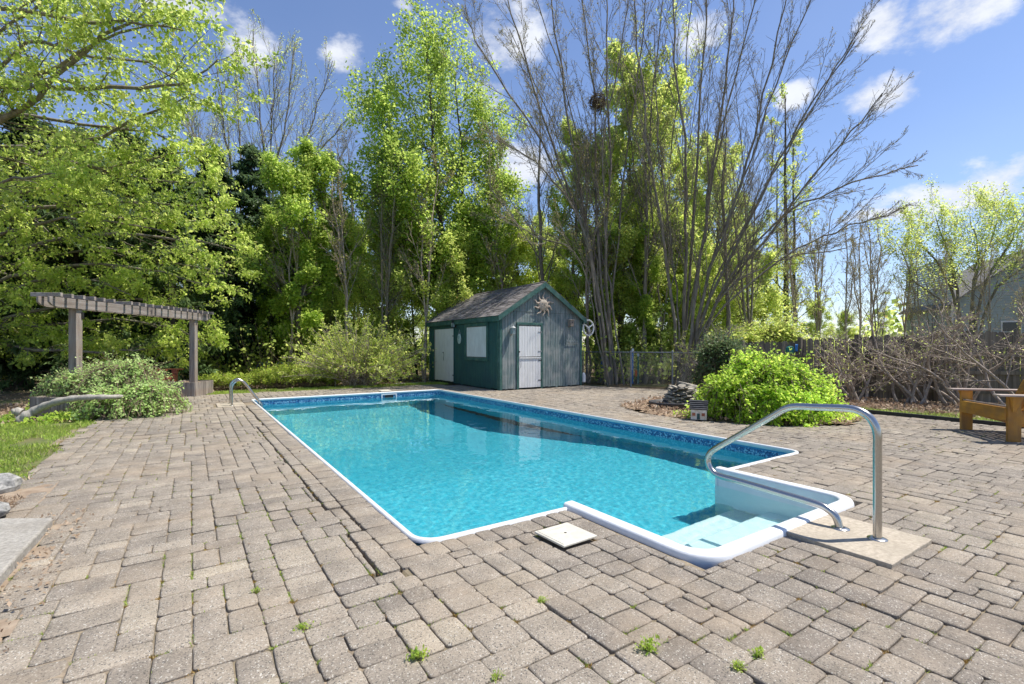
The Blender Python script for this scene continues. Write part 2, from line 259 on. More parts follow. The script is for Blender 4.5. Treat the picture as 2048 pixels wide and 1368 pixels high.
class MB:
    def __init__(s): s.V = []; s.F = []; s.sm = []
    def add(s, vs, fs, smooth=False):
        b = len(s.V); s.V += [tuple(v) for v in vs]; s.F += [tuple(i+b for i in f) for f in fs]; s.sm += [smooth]*len(fs); return s
    def box(s, c, size, rot=None):
        hx, hy, hz = size[0]/2, size[1]/2, size[2]/2; c = Vector(c)
        vs = [Vector((x, y, z)) for z in (-hz, hz) for (x, y) in ((-hx, -hy), (hx, -hy), (hx, hy), (-hx, hy))]
        if rot is not None:
            M = rot if isinstance(rot, Matrix) else Matrix.Rotation(rot, 3, 'Z'); vs = [M @ v for v in vs]
        return s.add([v+c for v in vs], [(3, 2, 1, 0), (4, 5, 6, 7), (0, 1, 5, 4), (1, 2, 6, 5), (2, 3, 7, 6), (3, 0, 4, 7)])
    def hexa(s, b4, t4):
        return s.add(list(b4)+list(t4), [(3, 2, 1, 0), (4, 5, 6, 7), (0, 1, 5, 4), (1, 2, 6, 5), (2, 3, 7, 6), (3, 0, 4, 7)])
    def bar(s, a, b, w, h, up=(0, 0, 1)):
        a = Vector(a); b = Vector(b); d = (b-a).normalized(); up = Vector(up)
        if abs(d.dot(up)) > 0.98: up = Vector((1, 0, 0))
        x = d.cross(up).normalized(); y = x.cross(d).normalized()
        q = [x*(-w/2)+y*(-h/2), x*(w/2)+y*(-h/2), x*(w/2)+y*(h/2), x*(-w/2)+y*(h/2)]
        return s.add([a+v for v in q]+[b+v for v in q], [(0, 1, 2, 3), (7, 6, 5, 4), (1, 0, 4, 5), (2, 1, 5, 6), (3, 2, 6, 7), (0, 3, 7, 4)])
    def tube(s, pts, r, n=8, closed=False, caps=True):
        pts = [Vector(p) for p in pts]; m = len(pts); rr = r if isinstance(r, (list, tuple)) else [r]*m
        ref = None; rings = []
        for i, p in enumerate(pts):
            d = (pts[(i+1) % m]-pts[i-1]) if closed else (pts[min(i+1, m-1)]-pts[max(i-1, 0)])
            d.normalize()
            if ref is None: ref = Vector((0, 0, 1)) if abs(d.z) < 0.9 else Vector((1, 0, 0))
            u = (ref - d*ref.dot(d)).normalized(); v = d.cross(u); ref = u
            rings.append([p+(u*math.cos(2*math.pi*k/n)+v*math.sin(2*math.pi*k/n))*rr[i] for k in range(n)])
        vs = [v for ring in rings for v in ring]; fs = []
        for i in range(m if closed else m-1):
            a = i*n; b = ((i+1) % m)*n
            for k in range(n): fs.append((a+k, a+(k+1) % n, b+(k+1) % n, b+k))
        s.add(vs, fs, True)
        if caps and not closed:
            s.add(rings[0][::-1], [tuple(range(n))]); s.add(rings[-1], [tuple(range(n))])
        return s
    def lathe(s, prof, c=(0, 0, 0), n=20, smooth=True):
        vs = []; fs = []; c = Vector(c)
        for (r, z) in prof:
            for k in range(n): a = 2*math.pi*k/n; vs.append(c+Vector((r*math.cos(a), r*math.sin(a), z)))
        for i in range(len(prof)-1):
            for k in range(n): fs.append((i*n+k, i*n+(k+1) % n, (i+1)*n+(k+1) % n, (i+1)*n+k))
        return s.add(vs, fs, smooth)
    def prism(s, poly, z0, z1):
        n = len(poly); vs = [(x, y, z0) for x, y in poly]+[(x, y, z1) for x, y in poly]
        return s.add(vs, [tuple(range(n))[::-1], tuple(range(n, 2*n))]+[(i, (i+1) % n, n+(i+1) % n, n+i) for i in range(n)])
    def sheet(s, vs): return s.add(vs, [tuple(range(len(vs)))])
    def build(s, name, mat, parent=None, kind=None, bevel=0, seg=1):
        me = bpy.data.meshes.new(name); me.from_pydata(s.V, [], s.F); me.materials.append(MATS[mat])
        me.polygons.foreach_set('use_smooth', s.sm); me.update()
        o = link(name, me, parent, kind)
        if bevel:
            b = o.modifiers.new('bevel', 'BEVEL'); b.width = bevel; b.segments = seg; b.limit_method = 'ANGLE'; b.angle_limit = R(40)
        return o
def copy_tree(o, parent=None):
    c = o.copy(); C.objects.link(c); c.parent = parent
    for ch in list(o.children): copy_tree(ch, c)
    return c
def smooth_path(P, n=8):
    """Catmull-Rom through control points"""
    P = [Vector(p) for p in P]; P = [P[0]*2-P[1]]+P+[P[-1]*2-P[-2]]; out = []
    for i in range(1, len(P)-2):
        a, b, c, d = P[i-1:i+3]
        for k in range(n):
            t = k/n; out.append(0.5*((2*b)+(c-a)*t+(2*a-5*b+4*c-d)*t*t+(3*b-a-3*c+d)*t**3))
    out.append(P[-2]); return out
MNEE = True
# ================================================================== the pool's measures (metres)
PX0, PX1, PY0, PY1 = 1.22, 6.07, 2.88, 13.0
BX0, BX1, BY0 = 2.53, 4.40, 1.76          # inside of the step bay
RIM = 0.11
WATER = -0.14
SX0, SY0, SW, SD = 7.38, 11.72, 3.14, 4.85   # shed
def undul(x, y):
    return 0.014*(mnoise.noise(Vector((x*0.45, y*0.45, 3.1)))) + 0.006*mnoise.noise(Vector((x*1.7, y*1.7, 9.0)))
BED = [(7.60, 7.3), (7.12, 6.2), (7.15, 5.1), (7.5, 4.4), (8.0, 3.86), (8.8, 3.45), (9.9, 3.62), (10.7, 4.1), (13, 4.6), (13, 7.5), (11.3, 7.7), (9.6, 7.9)]
def inpoly(x, y, P):
    c = False; j = len(P)-1
    for i in range(len(P)):
        if (P[i][1] > y) != (P[j][1] > y) and x < (P[j][0]-P[i][0])*(y-P[i][1])/(P[j][1]-P[i][1])+P[i][0]: c = not c
        j = i
    return c
def in_pool(x, y, e=0.0):
    return (PX0-e < x < PX1+e and PY0-e < y < PY1+e) or (BX0-e*1.2 < x < BX1+e*1.2 and BY0-e*1.2 < y < PY0+e)
def in_patio(x, y):
    if y < -2.6 or y > 14.85 or x > 11.9: return False
    lx = -1.37 + 0.05*math.sin(y*1.9) if y > 4.75 else -0.80
    if x < lx: return False
    if y < 4.2 and x > 10.64: return False
    if x > 10.5 and y > 11.76-(x-10.5)*2.0: return False
    if SX0-0.02 < x < SX0+SW+0.02 and y > SY0-0.02: return False
    if x > 6.9 and y > 14.2: return False
    return not inpoly(x, y, BED)

# ------------------------------------------------------------------ ground
def ground_sheet():
    hx0, hx1, hy0, hy1 = 0.9, 6.4, 1.4, 13.3
    mb = MB(); B = 320; z = -0.045
    xs = [-B, -40, -12, hx0, hx1, 14, 40, B]; ys = [-B, -40, -8, hy0, hy1, 18, 40, B]
    for i in range(len(xs)-1):
        for j in range(len(ys)-1):
            if xs[i] == hx0 and ys[j] == hy0: continue
            mb.sheet([(xs[i], ys[j], z), (xs[i+1], ys[j], z), (xs[i+1], ys[j+1], z), (xs[i], ys[j+1], z)])
    o = mb.build('ground', 'forest_floor', kind='structure'); return o
ground_sheet()
def patch(name, mat, x0, x1, y0, y1, step, z, amp, kind, poly=None, falloff=True):
    nx = max(2, int((x1-x0)/step)); ny = max(2, int((y1-y0)/step)); V = []; F = []; idx = {}
    def vid(i, j):
        if (i, j) not in idx:
            x = x0+(x1-x0)*i/nx; y = y0+(y1-y0)*j/ny
            idx[i, j] = len(V); V.append((x, y, z+amp*mnoise.noise(Vector((x*1.3, y*1.3, 5)))+amp*0.4*mnoise.noise(Vector((x*6, y*6, 1)))))
        return idx[i, j]
    for i in range(nx):
        for j in range(ny):
            x = x0+(x1-x0)*(i+.5)/nx; y = y0+(y1-y0)*(j+.5)/ny
            if poly is None or poly(x, y): F.append((vid(i, j), vid(i+1, j), vid(i+1, j+1), vid(i, j+1)))
    me = npmesh(name, V, F, mat, True); return link(name, me, None, kind)
patch('lawn', 'lawn_soil', -9, -1.2, 4.9, 12.2, 0.16, -0.022, 0.02, 'structure', lambda x, y: y > 5.7+0.25*math.sin(x*3) and y < 11.2-0.5*(x+1.2)*0.3)
patch('lawn_far', 'lawn_soil', 0.3, 9, 14.7, 15.9, 0.16, -0.018, 0.012, 'structure').name = 'grass_strip'
patch('lawn_right', 'lawn_soil', 10.72, 12.6, -1, 4.0, 0.16, -0.005, 0.02, 'structure').name = 'grass_verge'
patch('dirt_margin', 'mud', -3.2, -1.0, 4.4, 6.4, 0.10, -0.012, 0.035, 'structure', lambda x, y: y < 6.1+0.15*math.sin(x*5))
patch('dirt_strip', 'mud', -1.0, -0.60, 2.3, 5.0, 0.05, -0.004, 0.016, 'structure', lambda x, y: x < -0.72+0.05*math.sin(y*7)+0.03*math.sin(y*19))
patch('planting_bed', 'bed_soil', 7.0, 13.0, 3.3, 8.0, 0.12, 0.0, 0.05, 'structure', lambda x, y: inpoly(x, y, BED))

# ------------------------------------------------------------------ patio: soil in the joints, then every paver
def patio():
    xs = sorted(set([round(v, 3) for v in np.arange(-1.5, 12.0, 0.25)] + [PX0-0.02, PX1+0.02, BX0-RIM+0.01, BX1+RIM-0.01, 0.83, 0.87, 0.955, 0.97, 0.995, 1.01]))
    ys = sorted(set([round(v, 3) for v in np.arange(-2.6, 15.0, 0.25)] + [PY0-0.02, PY0, PY1+0.02, BY0-RIM+0.01]))
    V = []; F = []; idx = {}
    def vid(i, j):
        if (i, j) not in idx:
            x, y = xs[i], ys[j]; z = undul(x, y)-0.0085-.006*max(0, min(1, (x+.4)*1.2))
            if 0.82 < x < 1.0 and 2.6 < y < 12.6: z = -0.040
            idx[i, j] = len(V); V.append((x, y, z))
        return idx[i, j]
    for i in range(len(xs)-1):
        for j in range(len(ys)-1):
            x = (xs[i]+xs[i+1])/2; y = (ys[j]+ys[j+1])/2
            if in_pool(x, y) or not in_patio(x, y): continue
            if BX0-RIM < x < BX1+RIM and BY0-RIM < y < PY0: continue
            F.append((vid(i, j), vid(i+1, j), vid(i+1, j+1), vid(i, j+1)))
    root = link('patio', npmesh('patio', V, F, 'joint_soil', True), None, 'structure')
    M = 0.068; gx0, gy0 = -1.42, -2.6; nx = int(13.4/M); ny = int(17.5/M)
    free = np.zeros((nx, ny), dtype=bool)
    PAD = [(3.27, 1.06), (3.95, 1.06), (3.95, 1.68), (3.27, 1.68)]
    HEAD = 0.225
    def okc(x, y):
        if not in_patio(x, y) or (PX0-HEAD+.02 < x < PX1+HEAD-.02 and PY0-HEAD+.02 < y < PY1+HEAD-.02): return False
        if BX0-RIM < x < BX1+RIM and y > BY0-RIM and y < PY0: return False
        if 3.29 < x < 3.94 and 1.075 < y < 1.66: return False
        if 1.91 < x < 2.18 and 2.30 < y < 2.57: return False
        if 0.45 < x < 1.0 and 11.65 < y < 12.5: return False
        return True
    KEEP = [(BX0-RIM+.012, BX1+RIM-.012, BY0-RIM+.012, PY0), (3.30, 3.93, 1.085, 1.67), (1.905, 2.185, 2.295, 2.575), (.48, .98, 11.69, 12.46), (PX0-HEAD-.016, PX1+HEAD, PY0-HEAD, PY1+HEAD)]
    for i in range(nx):
        for j in range(ny): free[i, j] = okc(gx0+(i+.5)*M, gy0+(j+.5)*M)
    rects = []; rr = random.Random(11)
    shapes = [((2, 3), 2.4), ((3, 2), 4.2), ((2, 2), 2.6), ((4, 2), 2.6), ((2, 4), 0.6), ((3, 3), 1.6), ((4, 3), 0.9), ((3, 4), 0.4), ((2, 1), .05), ((1, 2), .05), ((3, 1), .08), ((1, 3), .08), ((1, 1), 0.01)]
    for j in range(ny):
        for i in range(nx):
            if not free[i, j]: continue
            run = 0
            while i+run < nx and free[i+run, j] and run < 8: run += 1
            opts = []; wts = []
            for (w, h), wt in shapes:
                if w > run or j+h > ny or not free[i:i+w, j:j+h].all(): continue
                k = wt
                if run-w == 1 and run < 8: k *= 0.02
                opts.append((w, h)); wts.append(k)
            w, h = rr.choices(opts, wts)[0]; free[i:i+w, j:j+h] = False
            q = [gx0+i*M, gx0+(i+w)*M, gy0+j*M, gy0+(j+h)*M]
            for (a, b, c, d) in KEEP:      # cut to the edge of a slab, or stretch up to it
                cx_, cy_ = (q[0]+q[1])/2, (q[2]+q[3])/2
                if c < cy_ < d:
                    if q[0] < b and cx_ > b or (0 < q[0]-b < M*.6): q[0] = b
                    if q[1] > a and cx_ < a or (0 < a-q[1] < M*.6): q[1] = a
                if a < cx_ < b:
                    if q[2] < d and cy_ > d or (0 < q[2]-d < M*.6): q[2] = d
                    if q[3] > c and cy_ < c or (0 < c-q[3] < M*.6): q[3] = c
            rects.append((*q, 0))
    # header courses round the pool, pulled away from the field on the left
    y = 2.6; wides = []
    while y < 12.7:
        seg = rr.uniform(0.45, 0.95); wide = rr.random() < 0.5; ye = min(y+seg, 12.9); y0_ = y
        while y < ye-0.05:
            L = rr.choice([0.13, 0.13, 0.19, 0.17]); L = min(L, 12.95-y)
            if L < 0.05: break
            if not (11.65 < y+L/2 < 12.5): rects.append((PX0-0.228, PX0-0.028, y, y+L, 1))
            y += L
        if wide and not (11.3 < y < 12.9): wides.append((y0_, y)); rects += [(PX0-.228-.115, PX0-.229, a, min(a+.17, y), 1) for a in np.arange(y0_, y-.05, .17)]
    new = []; gx = PX0-.228-.115
    for q in rects:
        ov = max([min(q[3], b_)-max(q[2], a_) for a_, b_ in wides]+[0])
        if q[4] == 0 and q[1] > gx-.012 and q[0] < PX0-.2 and ov > .012:
            if ov < .4*(q[3]-q[2]):
                a_, b_ = max(wides, key=lambda w_: min(q[3], w_[1])-max(q[2], w_[0]))
                q = (q[0], min(q[1], PX0-.242), max(q[2], b_+.004), q[3], 0) if q[3] > b_ else (q[0], min(q[1], PX0-.242), q[2], min(q[3], a_-.004), 0)
                if q[3]-q[2] < .03: continue
            else:
                if q[0] > gx-.045: continue
                q = (q[0], gx-rr.uniform(.007, .018), q[2], q[3], 0)
        elif q[4] == 0 and PX0-.26 < q[1] < PX0-.2: q = (q[0], PX0-.228-rr.uniform(.010, .026), q[2], q[3], 0)
        new.append(q)
    rects[:] = new
    x = PX0-0.03
    while x < BX0-RIM-0.05:
        L = rr.choice([0.12, 0.14, 0.17]); L = min(L, BX0-RIM-0.02-x); rects.append((x, x+L, PY0-0.225, PY0-0.028, 1)); x += L
    x = BX1+RIM+0.03
    while x < PX1+0.2:
        L = rr.choice([0.13, 0.16, 0.19]); rects.append((x, x+L, PY0-0.225, PY0-0.03, 1)); x += L
    y = PY0-0.02
    while y < PY1+0.2:
        L = rr.choice([0.13, 0.19, 0.26]); rects.append((PX1+0.03, PX1+0.228, y, y+L, 1)); y += L
    x = 1.0
    while x < PX1+0.02:
        L = rr.choice([0.13, 0.19, 0.26]); rects.append((x, x+L, PY1+0.03, PY1+0.228, 1)); x += L
    def piece(r, fine):
        x0, x1, y0, y1, hd = r; g = rr.uniform(0.0014, 0.0040); x0 += g; x1 -= g; y0 += g; y1 -= g
        w = x1-x0; h = y1-y0; c = min(rr.uniform(0.012, 0.024), w*0.3, h*0.3); k = c*0.3; j = lambda a=0.0018: rr.uniform(-a, a)
        if fine:
            o = [(x0, y0+c), (x0+k, y0+k), (x0+c, y0), ((x0+x1)/2, y0-.001), (x1-c, y0), (x1-k, y0+k), (x1, y0+c), (x1+.001, (y0+y1)/2), (x1, y1-c), (x1-k, y1-k), (x1-c, y1), ((x0+x1)/2, y1+.001), (x0+c, y1), (x0+k, y1-k), (x0, y1-c), (x0-.001, (y0+y1)/2)]
        else:
            o = [(x0, y0+c), (x0+c, y0), (x1-c, y0), (x1, y0+c), (x1, y1-c), (x1-c, y1), (x0+c, y1), (x0, y1-c)]
        o = [(a+j(), b+j()) for a, b in o]; n = len(o); mx_, my = (x0+x1)/2, (y0+y1)/2
        base = undul(mx_, my)+rr.gauss(0, 0.0018)+(0.004 if hd else 0); tx = rr.gauss(0, 0.012); ty = rr.gauss(0, 0.012)
        if rr.random() < 0.04: tx *= 3; ty *= 3; base += 0.003
        zz = lambda a, b: base+(a-mx_)*tx+(b-my)*ty
        ins = rr.uniform(0.008, 0.013); drop = rr.uniform(0.004, 0.0075)
        f1 = 1-2*ins/w; f2 = 1-2*ins/h
        if fine:
            t0 = [(mx_+(a-mx_)*f1, my+(b-my)*f2) for a, b in o]; q1 = 1-ins*0.8/w; q2 = 1-ins*0.8/h
            t1 = [(mx_+(a-mx_)*q1, my+(b-my)*q2) for a, b in o]
            vs = [(a, b, zz(a, b)) for a, b in t0]+[(a, b, zz(a, b)-drop*0.33) for a, b in t1]+[(a, b, zz(a, b)-drop) for a, b in o]+[(a, b, zz(a, b)-0.05) for a, b in o]; rings = 3
        else:
            t0 = [(mx_+(a-mx_)*f1, my+(b-my)*f2) for a, b in o]
            vs = [(a, b, zz(a, b)) for a, b in t0]+[(a, b, zz(a, b)-drop) for a, b in o]+[(a, b, zz(a, b)-0.045) for a, b in o]; rings = 2
        fs = [tuple(range(n))]
        for q in range(rings):
            for i in range(n): fs.append(((q+1)*n+i, (q+1)*n+(i+1) % n, q*n+(i+1) % n, q*n+i))
        tone = min(1, max(0, 0.45+0.15*rr.gauss(0, 1)+0.35*mnoise.noise(Vector((mx_*0.5, my*0.5, 0)))))
        return vs, fs, tone, n, rings
    def score(r):
        mx_ = (r[0]+r[1])/2; my = (r[2]+r[3])/2; d = mx_*math.sin(TH)+my*math.cos(TH); l = mx_*math.cos(TH)-my*math.sin(TH)
        if d < 0.3 : return 0
        px = CX+l/d*FX; py = CY+EYE/d*FX
        if not (-20 < px < 2068 and py < 1385): return 0
        return (r[1]-r[0])*(r[3]-r[2])/d**3
    rects.sort(key=score, reverse=True)
    def finish(me, tones, smooth):
        me.materials.append(MATS['paver']); a = me.attributes.new('tone', 'FLOAT', 'FACE'); a.data.foreach_set('value', tones); me.polygons.foreach_set('use_smooth', smooth); me.update()
    for r in rects[:300]:
        vs, fs, tone, n, rings = piece(r, True)
        me = bpy.data.meshes.new('paver'); me.from_pydata(vs, [], fs); finish(me, [tone]*len(fs), [i <= (rings-1)*n for i in range(len(fs))]); link('paver', me, root)
    V = []; F = []; T = []; S = []
    for q, r in enumerate(rects[300:]):
        vs, fs, tone, n, rings = piece(r, q < 500); b = len(V); V += vs; F += [tuple(i+b for i in f) for f in fs]; T += [tone]*len(fs); S += [i <= (rings-1)*n for i in range(len(fs))]
    me = bpy.data.meshes.new('paving'); me.from_pydata(V, [], F); finish(me, T, S); link('paving', me, root, 'stuff')
    return rects
RECTS = patio()

# ------------------------------------------------------------------ pool
def rounded(pts, rads, n=6):
    out = []; m = len(pts)
    for i in range(m):
        p = Vector(pts[i]); a = (Vector(pts[i-1])-p).normalized(); b = (Vector(pts[(i+1) % m])-p).normalized(); r = rads[i]
        if r < 1e-4: out.append(p); continue
        s = p+a*r; e = p+b*r; c = p+a*r+b*r
        for k in range(n+1):
            t = math.pi/2*k/n; out.append(c - b*r*math.cos(t) - a*r*math.sin(t))
    return out
def sweep(mb, path, prof, closed):
    """profile of (outward offset, z) carried along a 2-D path; outward is to the right of travel"""
    m = len(path); n = len(prof); vs = []
    for i in range(m):
        a = path[i-1] if (closed or i) else path[i]; b = path[(i+1) % m] if (closed or i < m-1) else path[i]
        d1 = (path[i]-a); d2 = (b-path[i]); d1 = d1.normalized() if d1.length > 1e-6 else d2.normalized(); d2 = d2.normalized() if d2.length > 1e-6 else d1
        nn = Vector((d1.y, -d1.x))+Vector((d2.y, -d2.x)); nn.normalize(); sc_ = 1/max(0.5, nn.dot(Vector((d1.y, -d1.x))))
        for o, z in prof: q = path[i]+nn*o*sc_; vs.append((q.x, q.y, z))
    fs = []
    for i in range(m if closed else m-1):
        a = i*n; b = ((i+1) % m)*n
        for k in range(n-1): fs.append((a+k, b+k, b+k+1, a+k+1))
    mb.add(vs, fs, True)
    if not closed: mb.add(vs[:n], [tuple(range(n))]); mb.add(vs[-n:], [tuple(range(n))[::-1]])
def liner_material():
    m, t, p = newmat('liner'); L = t.links.new
    def nd(ty, **k):
        n = t.nodes.new(ty)
        for a, b in k.items(): setattr(n, a, b)
        return n
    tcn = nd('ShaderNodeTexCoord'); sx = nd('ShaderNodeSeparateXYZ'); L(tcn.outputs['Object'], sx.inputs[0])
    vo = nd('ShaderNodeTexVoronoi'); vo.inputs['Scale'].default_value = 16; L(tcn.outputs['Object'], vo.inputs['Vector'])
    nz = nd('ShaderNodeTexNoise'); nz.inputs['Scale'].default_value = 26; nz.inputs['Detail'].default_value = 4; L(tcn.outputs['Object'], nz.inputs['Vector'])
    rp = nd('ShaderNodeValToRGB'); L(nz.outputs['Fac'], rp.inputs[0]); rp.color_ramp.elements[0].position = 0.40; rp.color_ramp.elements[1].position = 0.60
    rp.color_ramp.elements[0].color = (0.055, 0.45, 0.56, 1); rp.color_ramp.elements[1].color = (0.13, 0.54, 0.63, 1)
    # printed mosaic border at the top of the wall
    v2 = nd('ShaderNodeTexVoronoi'); v2.inputs['Scale'].default_value = 55; L(tcn.outputs['Object'], v2.inputs['Vector']); s2 = nd('ShaderNodeSeparateColor'); L(v2.outputs['Color'], s2.inputs[0])
    r2 = nd('ShaderNodeValToRGB'); L(s2.outputs[0], r2.inputs[0]); r2.color_ramp.interpolation = 'CONSTANT'
    r2.color_ramp.elements[0].color = (0.012, 0.07, 0.20, 1); r2.color_ramp.elements[1].color = (0.22, 0.45, 0.60, 1); r2.color_ramp.elements[1].position = 0.72
    e = r2.color_ramp.elements.new(0.4); e.color = (0.03, 0.17, 0.36, 1)
    # plain blue above, mosaic from -0.05 to -0.15
    def gt(v):
        n = nd('ShaderNodeMath', operation='GREATER_THAN'); L(sx.outputs['Z'], n.inputs[0]); n.inputs[1].default_value = v; return n.outputs[0]
    a = nd('ShaderNodeMix', data_type='RGBA'); L(gt(-0.20), a.inputs[0]); L(rp.outputs[0], a.inputs[6]); L(r2.outputs[0], a.inputs[7])
    b = nd('ShaderNodeMix', data_type='RGBA'); L(gt(-0.065), b.inputs[0]); L(a.outputs[2], b.inputs[6]); b.inputs[7].default_value = (0.03, 0.22, 0.42, 1)
    L(b.outputs[2], p.inputs['Base Color']); p.inputs['Roughness'].default_value = 0.4; MATS['liner'] = m
liner_material()
def water_material():
    m = bpy.data.materials.new('pool_water'); m.use_nodes = True; t = m.node_tree; t.nodes.clear(); L = t.links.new
    def nd(ty, **k):
        n = t.nodes.new(ty)
        for a, b in k.items(): setattr(n, a, b)
        return n
    out = nd('ShaderNodeOutputMaterial'); tcn = nd('ShaderNodeTexCoord')
    def noise(s, d=3, st=(1, 1, 1)):
        mp_ = nd('ShaderNodeMapping'); mp_.inputs['Scale'].default_value = st; L(tcn.outputs['Object'], mp_.inputs[0])
        n = nd('ShaderNodeTexNoise'); n.inputs['Scale'].default_value = s; n.inputs['Detail'].default_value = d; L(mp_.outputs[0], n.inputs['Vector']); return n.outputs['Fac']
    gg = nd('ShaderNodeBsdfGlass'); gg.inputs['IOR'].default_value = 1.33; gg.inputs['Roughness'].default_value = 0; gg.inputs['Color'].default_value = (0.86, 0.99, 1.0, 1)
    L(gg.outputs[0], out.inputs['Surface']); MATS['pool_water'] = m
water_material()
def zfloor(y):
    pts = [(2.0, -1.05), (5.5, -1.1), (9.0, -2.2), (12.0, -2.3), (13.2, -2.1)]
    for a, b in zip(pts, pts[1:]):
        if y <= b[0]: return a[1]+(b[1]-a[1])*(y-a[0])/(b[0]-a[0])
    return pts[-1][1]
mk('tread_white', (0.80, 0.82, 0.80), (0.88, 0.89, 0.86), 40, 0.5, 0.4, bumpd=0.003)
def pool():
    root = thing('swimming_pool', 'rectangular in-ground pool with blue liner, mosaic border and white coping strip', 'swimming pool', (0, 0, 0))
    out = rounded([(PX0, PY0), (PX0, PY1), (PX1, PY1), (PX1, PY0)], [0.16, 0.12, 0.12, 0.14])   # clockwise: outward is to the left
    out = out[::-1]                                                                    # anticlockwise: outward to the right
    mb = MB(); n = len(out); vs = [(p.x, p.y, -0.012) for p in out]+[(p.x, p.y, zfloor(p.y)) for p in out]; fs = []
    for i in range(n):
        a, b = out[i], out[(i+1) % n]
        if abs(a.y-PY0) < 1e-3 and abs(b.y-PY0) < 1e-3:      # near wall: opening for the steps
            zf = zfloor(PY0)
            for (xa, xb) in ((a.x, BX0), (BX1, b.x)): mb.add([(xa, PY0, -0.012), (xb, PY0, -0.012), (xb, PY0, zf), (xa, PY0, zf)], [(0, 3, 2, 1)])
            continue
        fs.append((i, n+i, n+(i+1) % n, (i+1) % n))
    mb.add(vs, fs)
    ys = list(np.linspace(PY0-0.0, PY1, 40)); xs = [PX0, (PX0+PX1)/2, PX1]
    for j in range(39):
        for i in range(2): mb.sheet([(xs[i], ys[j], zfloor(ys[j])), (xs[i+1], ys[j], zfloor(ys[j])), (xs[i+1], ys[j+1], zfloor(ys[j+1])), (xs[i], ys[j+1], zfloor(ys[j+1]))])
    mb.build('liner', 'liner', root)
    # white coping strip, open where the steps are
    prof = [(0.0, -0.045), (-0.012, -0.035), (-0.016, -0.005), (-0.01, 0.008), (0.01, 0.010), (0.022, 0.006), (0.026, -0.02)]
    k0 = min(range(n), key=lambda i: (out[i]-Vector((PX0+0.16, PY0))).length); path = out[k0:]+out[:k0]
    # travel anticlockwise from the bay round the pool and back
    ordered = [Vector((BX1+0.02, PY0))]
    i0 = min(range(n), key=lambda i: (out[i]-Vector((PX1-0.14, PY0))).length); ordered += [out[(i0+k) % n] for k in range(n)]
    ordered.append(Vector((BX0-0.02, PY0)))
    mb = MB(); sweep(mb, ordered, prof, False); mb.build('coping', 'plastic_white', root)
    # step unit
    mb = MB(); zb = -1.05
    prof_s = [(BY0, zb), (BY0, -0.31), (2.08, -0.31), (2.08, -0.52), (2.38, -0.52), (2.38, -0.73), (2.72, -0.73), (2.72, zb)]
    v0 = [(BX0, y, z) for y, z in prof_s]+[(BX1, y, z) for y, z in prof_s]
    mb.add(v0, [(i, i+1, 9+i, 8+i) for i in range(7)])
    mb.build('step_treads', 'tread_white', root, bevel=0.02, seg=2)
    path = [Vector(q) for q in [(BX0, PY0+0.03)]]+rounded([(BX0, PY0+0.03), (BX0, BY0), (BX1, BY0), (BX1, PY0+0.03)], [0, 0.13, 0.13, 0], 7)[1:-1]+[Vector((BX1, PY0+0.03))]
    # travelling down the left side, across, up the right: outward is to the right of travel
    prof = [(0.0, -1.04), (0.0, -0.17), (0.004, -0.155), (0.003, 0.005), (0.006, 0.026), (0.016, 0.036), (0.03, 0.038), (0.086, 0.036), (0.099, 0.031), (0.106, 0.018), (0.11, -0.005), (0.11, -0.06)]
    mb = MB(); sweep(mb, path, prof, False); mb.build('step_rim', 'plastic_white', root)
    # mouth of the skimmer in the far wall
    mb = MB(); x0, x1 = 4.36, 4.80; z0, z1 = -0.225, -0.045; y = PY1-0.004
    for (a, b, c, d) in ((x0, x1, z1-0.025, z1), (x0, x1, z0, z0+0.025), (x0, x0+0.03, z0+.025, z1-.025), (x1-0.03, x1, z0+.025, z1-.025)): mb.box(((a+b)/2, y, (c+d)/2), (b-a, 0.02, d-c))
    sk = mb.build('skimmer_frame', 'plastic_white', root); MB().box((4.58, y+0.004, -0.12), (0.24, 0.006, 0.09)).build('skimmer_opening', 'black_metal', sk)
    st = 0.031; xs = np.append(np.arange(PX0-.01, PX1+.01, st), PX1+.01); ys = np.concatenate([np.arange(BY0-.01, PY0-.01, st), np.arange(PY0-.01, 6.5, st), np.arange(6.5, PY1+.01, .05), [PY1+.01]])
    V = []; F = []; idx = {}
    def vid(i, j):
        if (i, j) not in idx:
            x, y = xs[i], ys[j]; idx[i, j] = len(V)
            h = (.0009+.0003*(y < 6))*mnoise.noise(Vector((x*17, y*19, 0)))+.0008*mnoise.noise(Vector((x*7.5, y*9, 2)))+.0016*mnoise.noise(Vector((x*3.1+.6*y, y*3.6, 5)))+.003*mnoise.noise(Vector((x*1.1, y*1.2, 8))); V.append((x, y, WATER+h))
        return idx[i, j]
    for i in range(len(xs)-1):
        for j in range(len(ys)-1):
            xm = (xs[i]+xs[i+1])/2; ym = (ys[j]+ys[j+1])/2
            if ym > PY0-.03 or BX0-.03 < xm < BX1+.03: F.append((vid(i, j), vid(i+1, j), vid(i+1, j+1), vid(i, j+1)))
    w = link('pool_water', npmesh('pool_water', V, F, 'pool_water', True))
    if MNEE:
        w.cycles.is_caustics_caster = True; sun_d.cycles.is_caustics_light = True
        for ch in root.children_recursive:
            if ch.type == 'MESH': ch.cycles.is_caustics_receiver = True
    w['kind'] = 'structure'
pool()
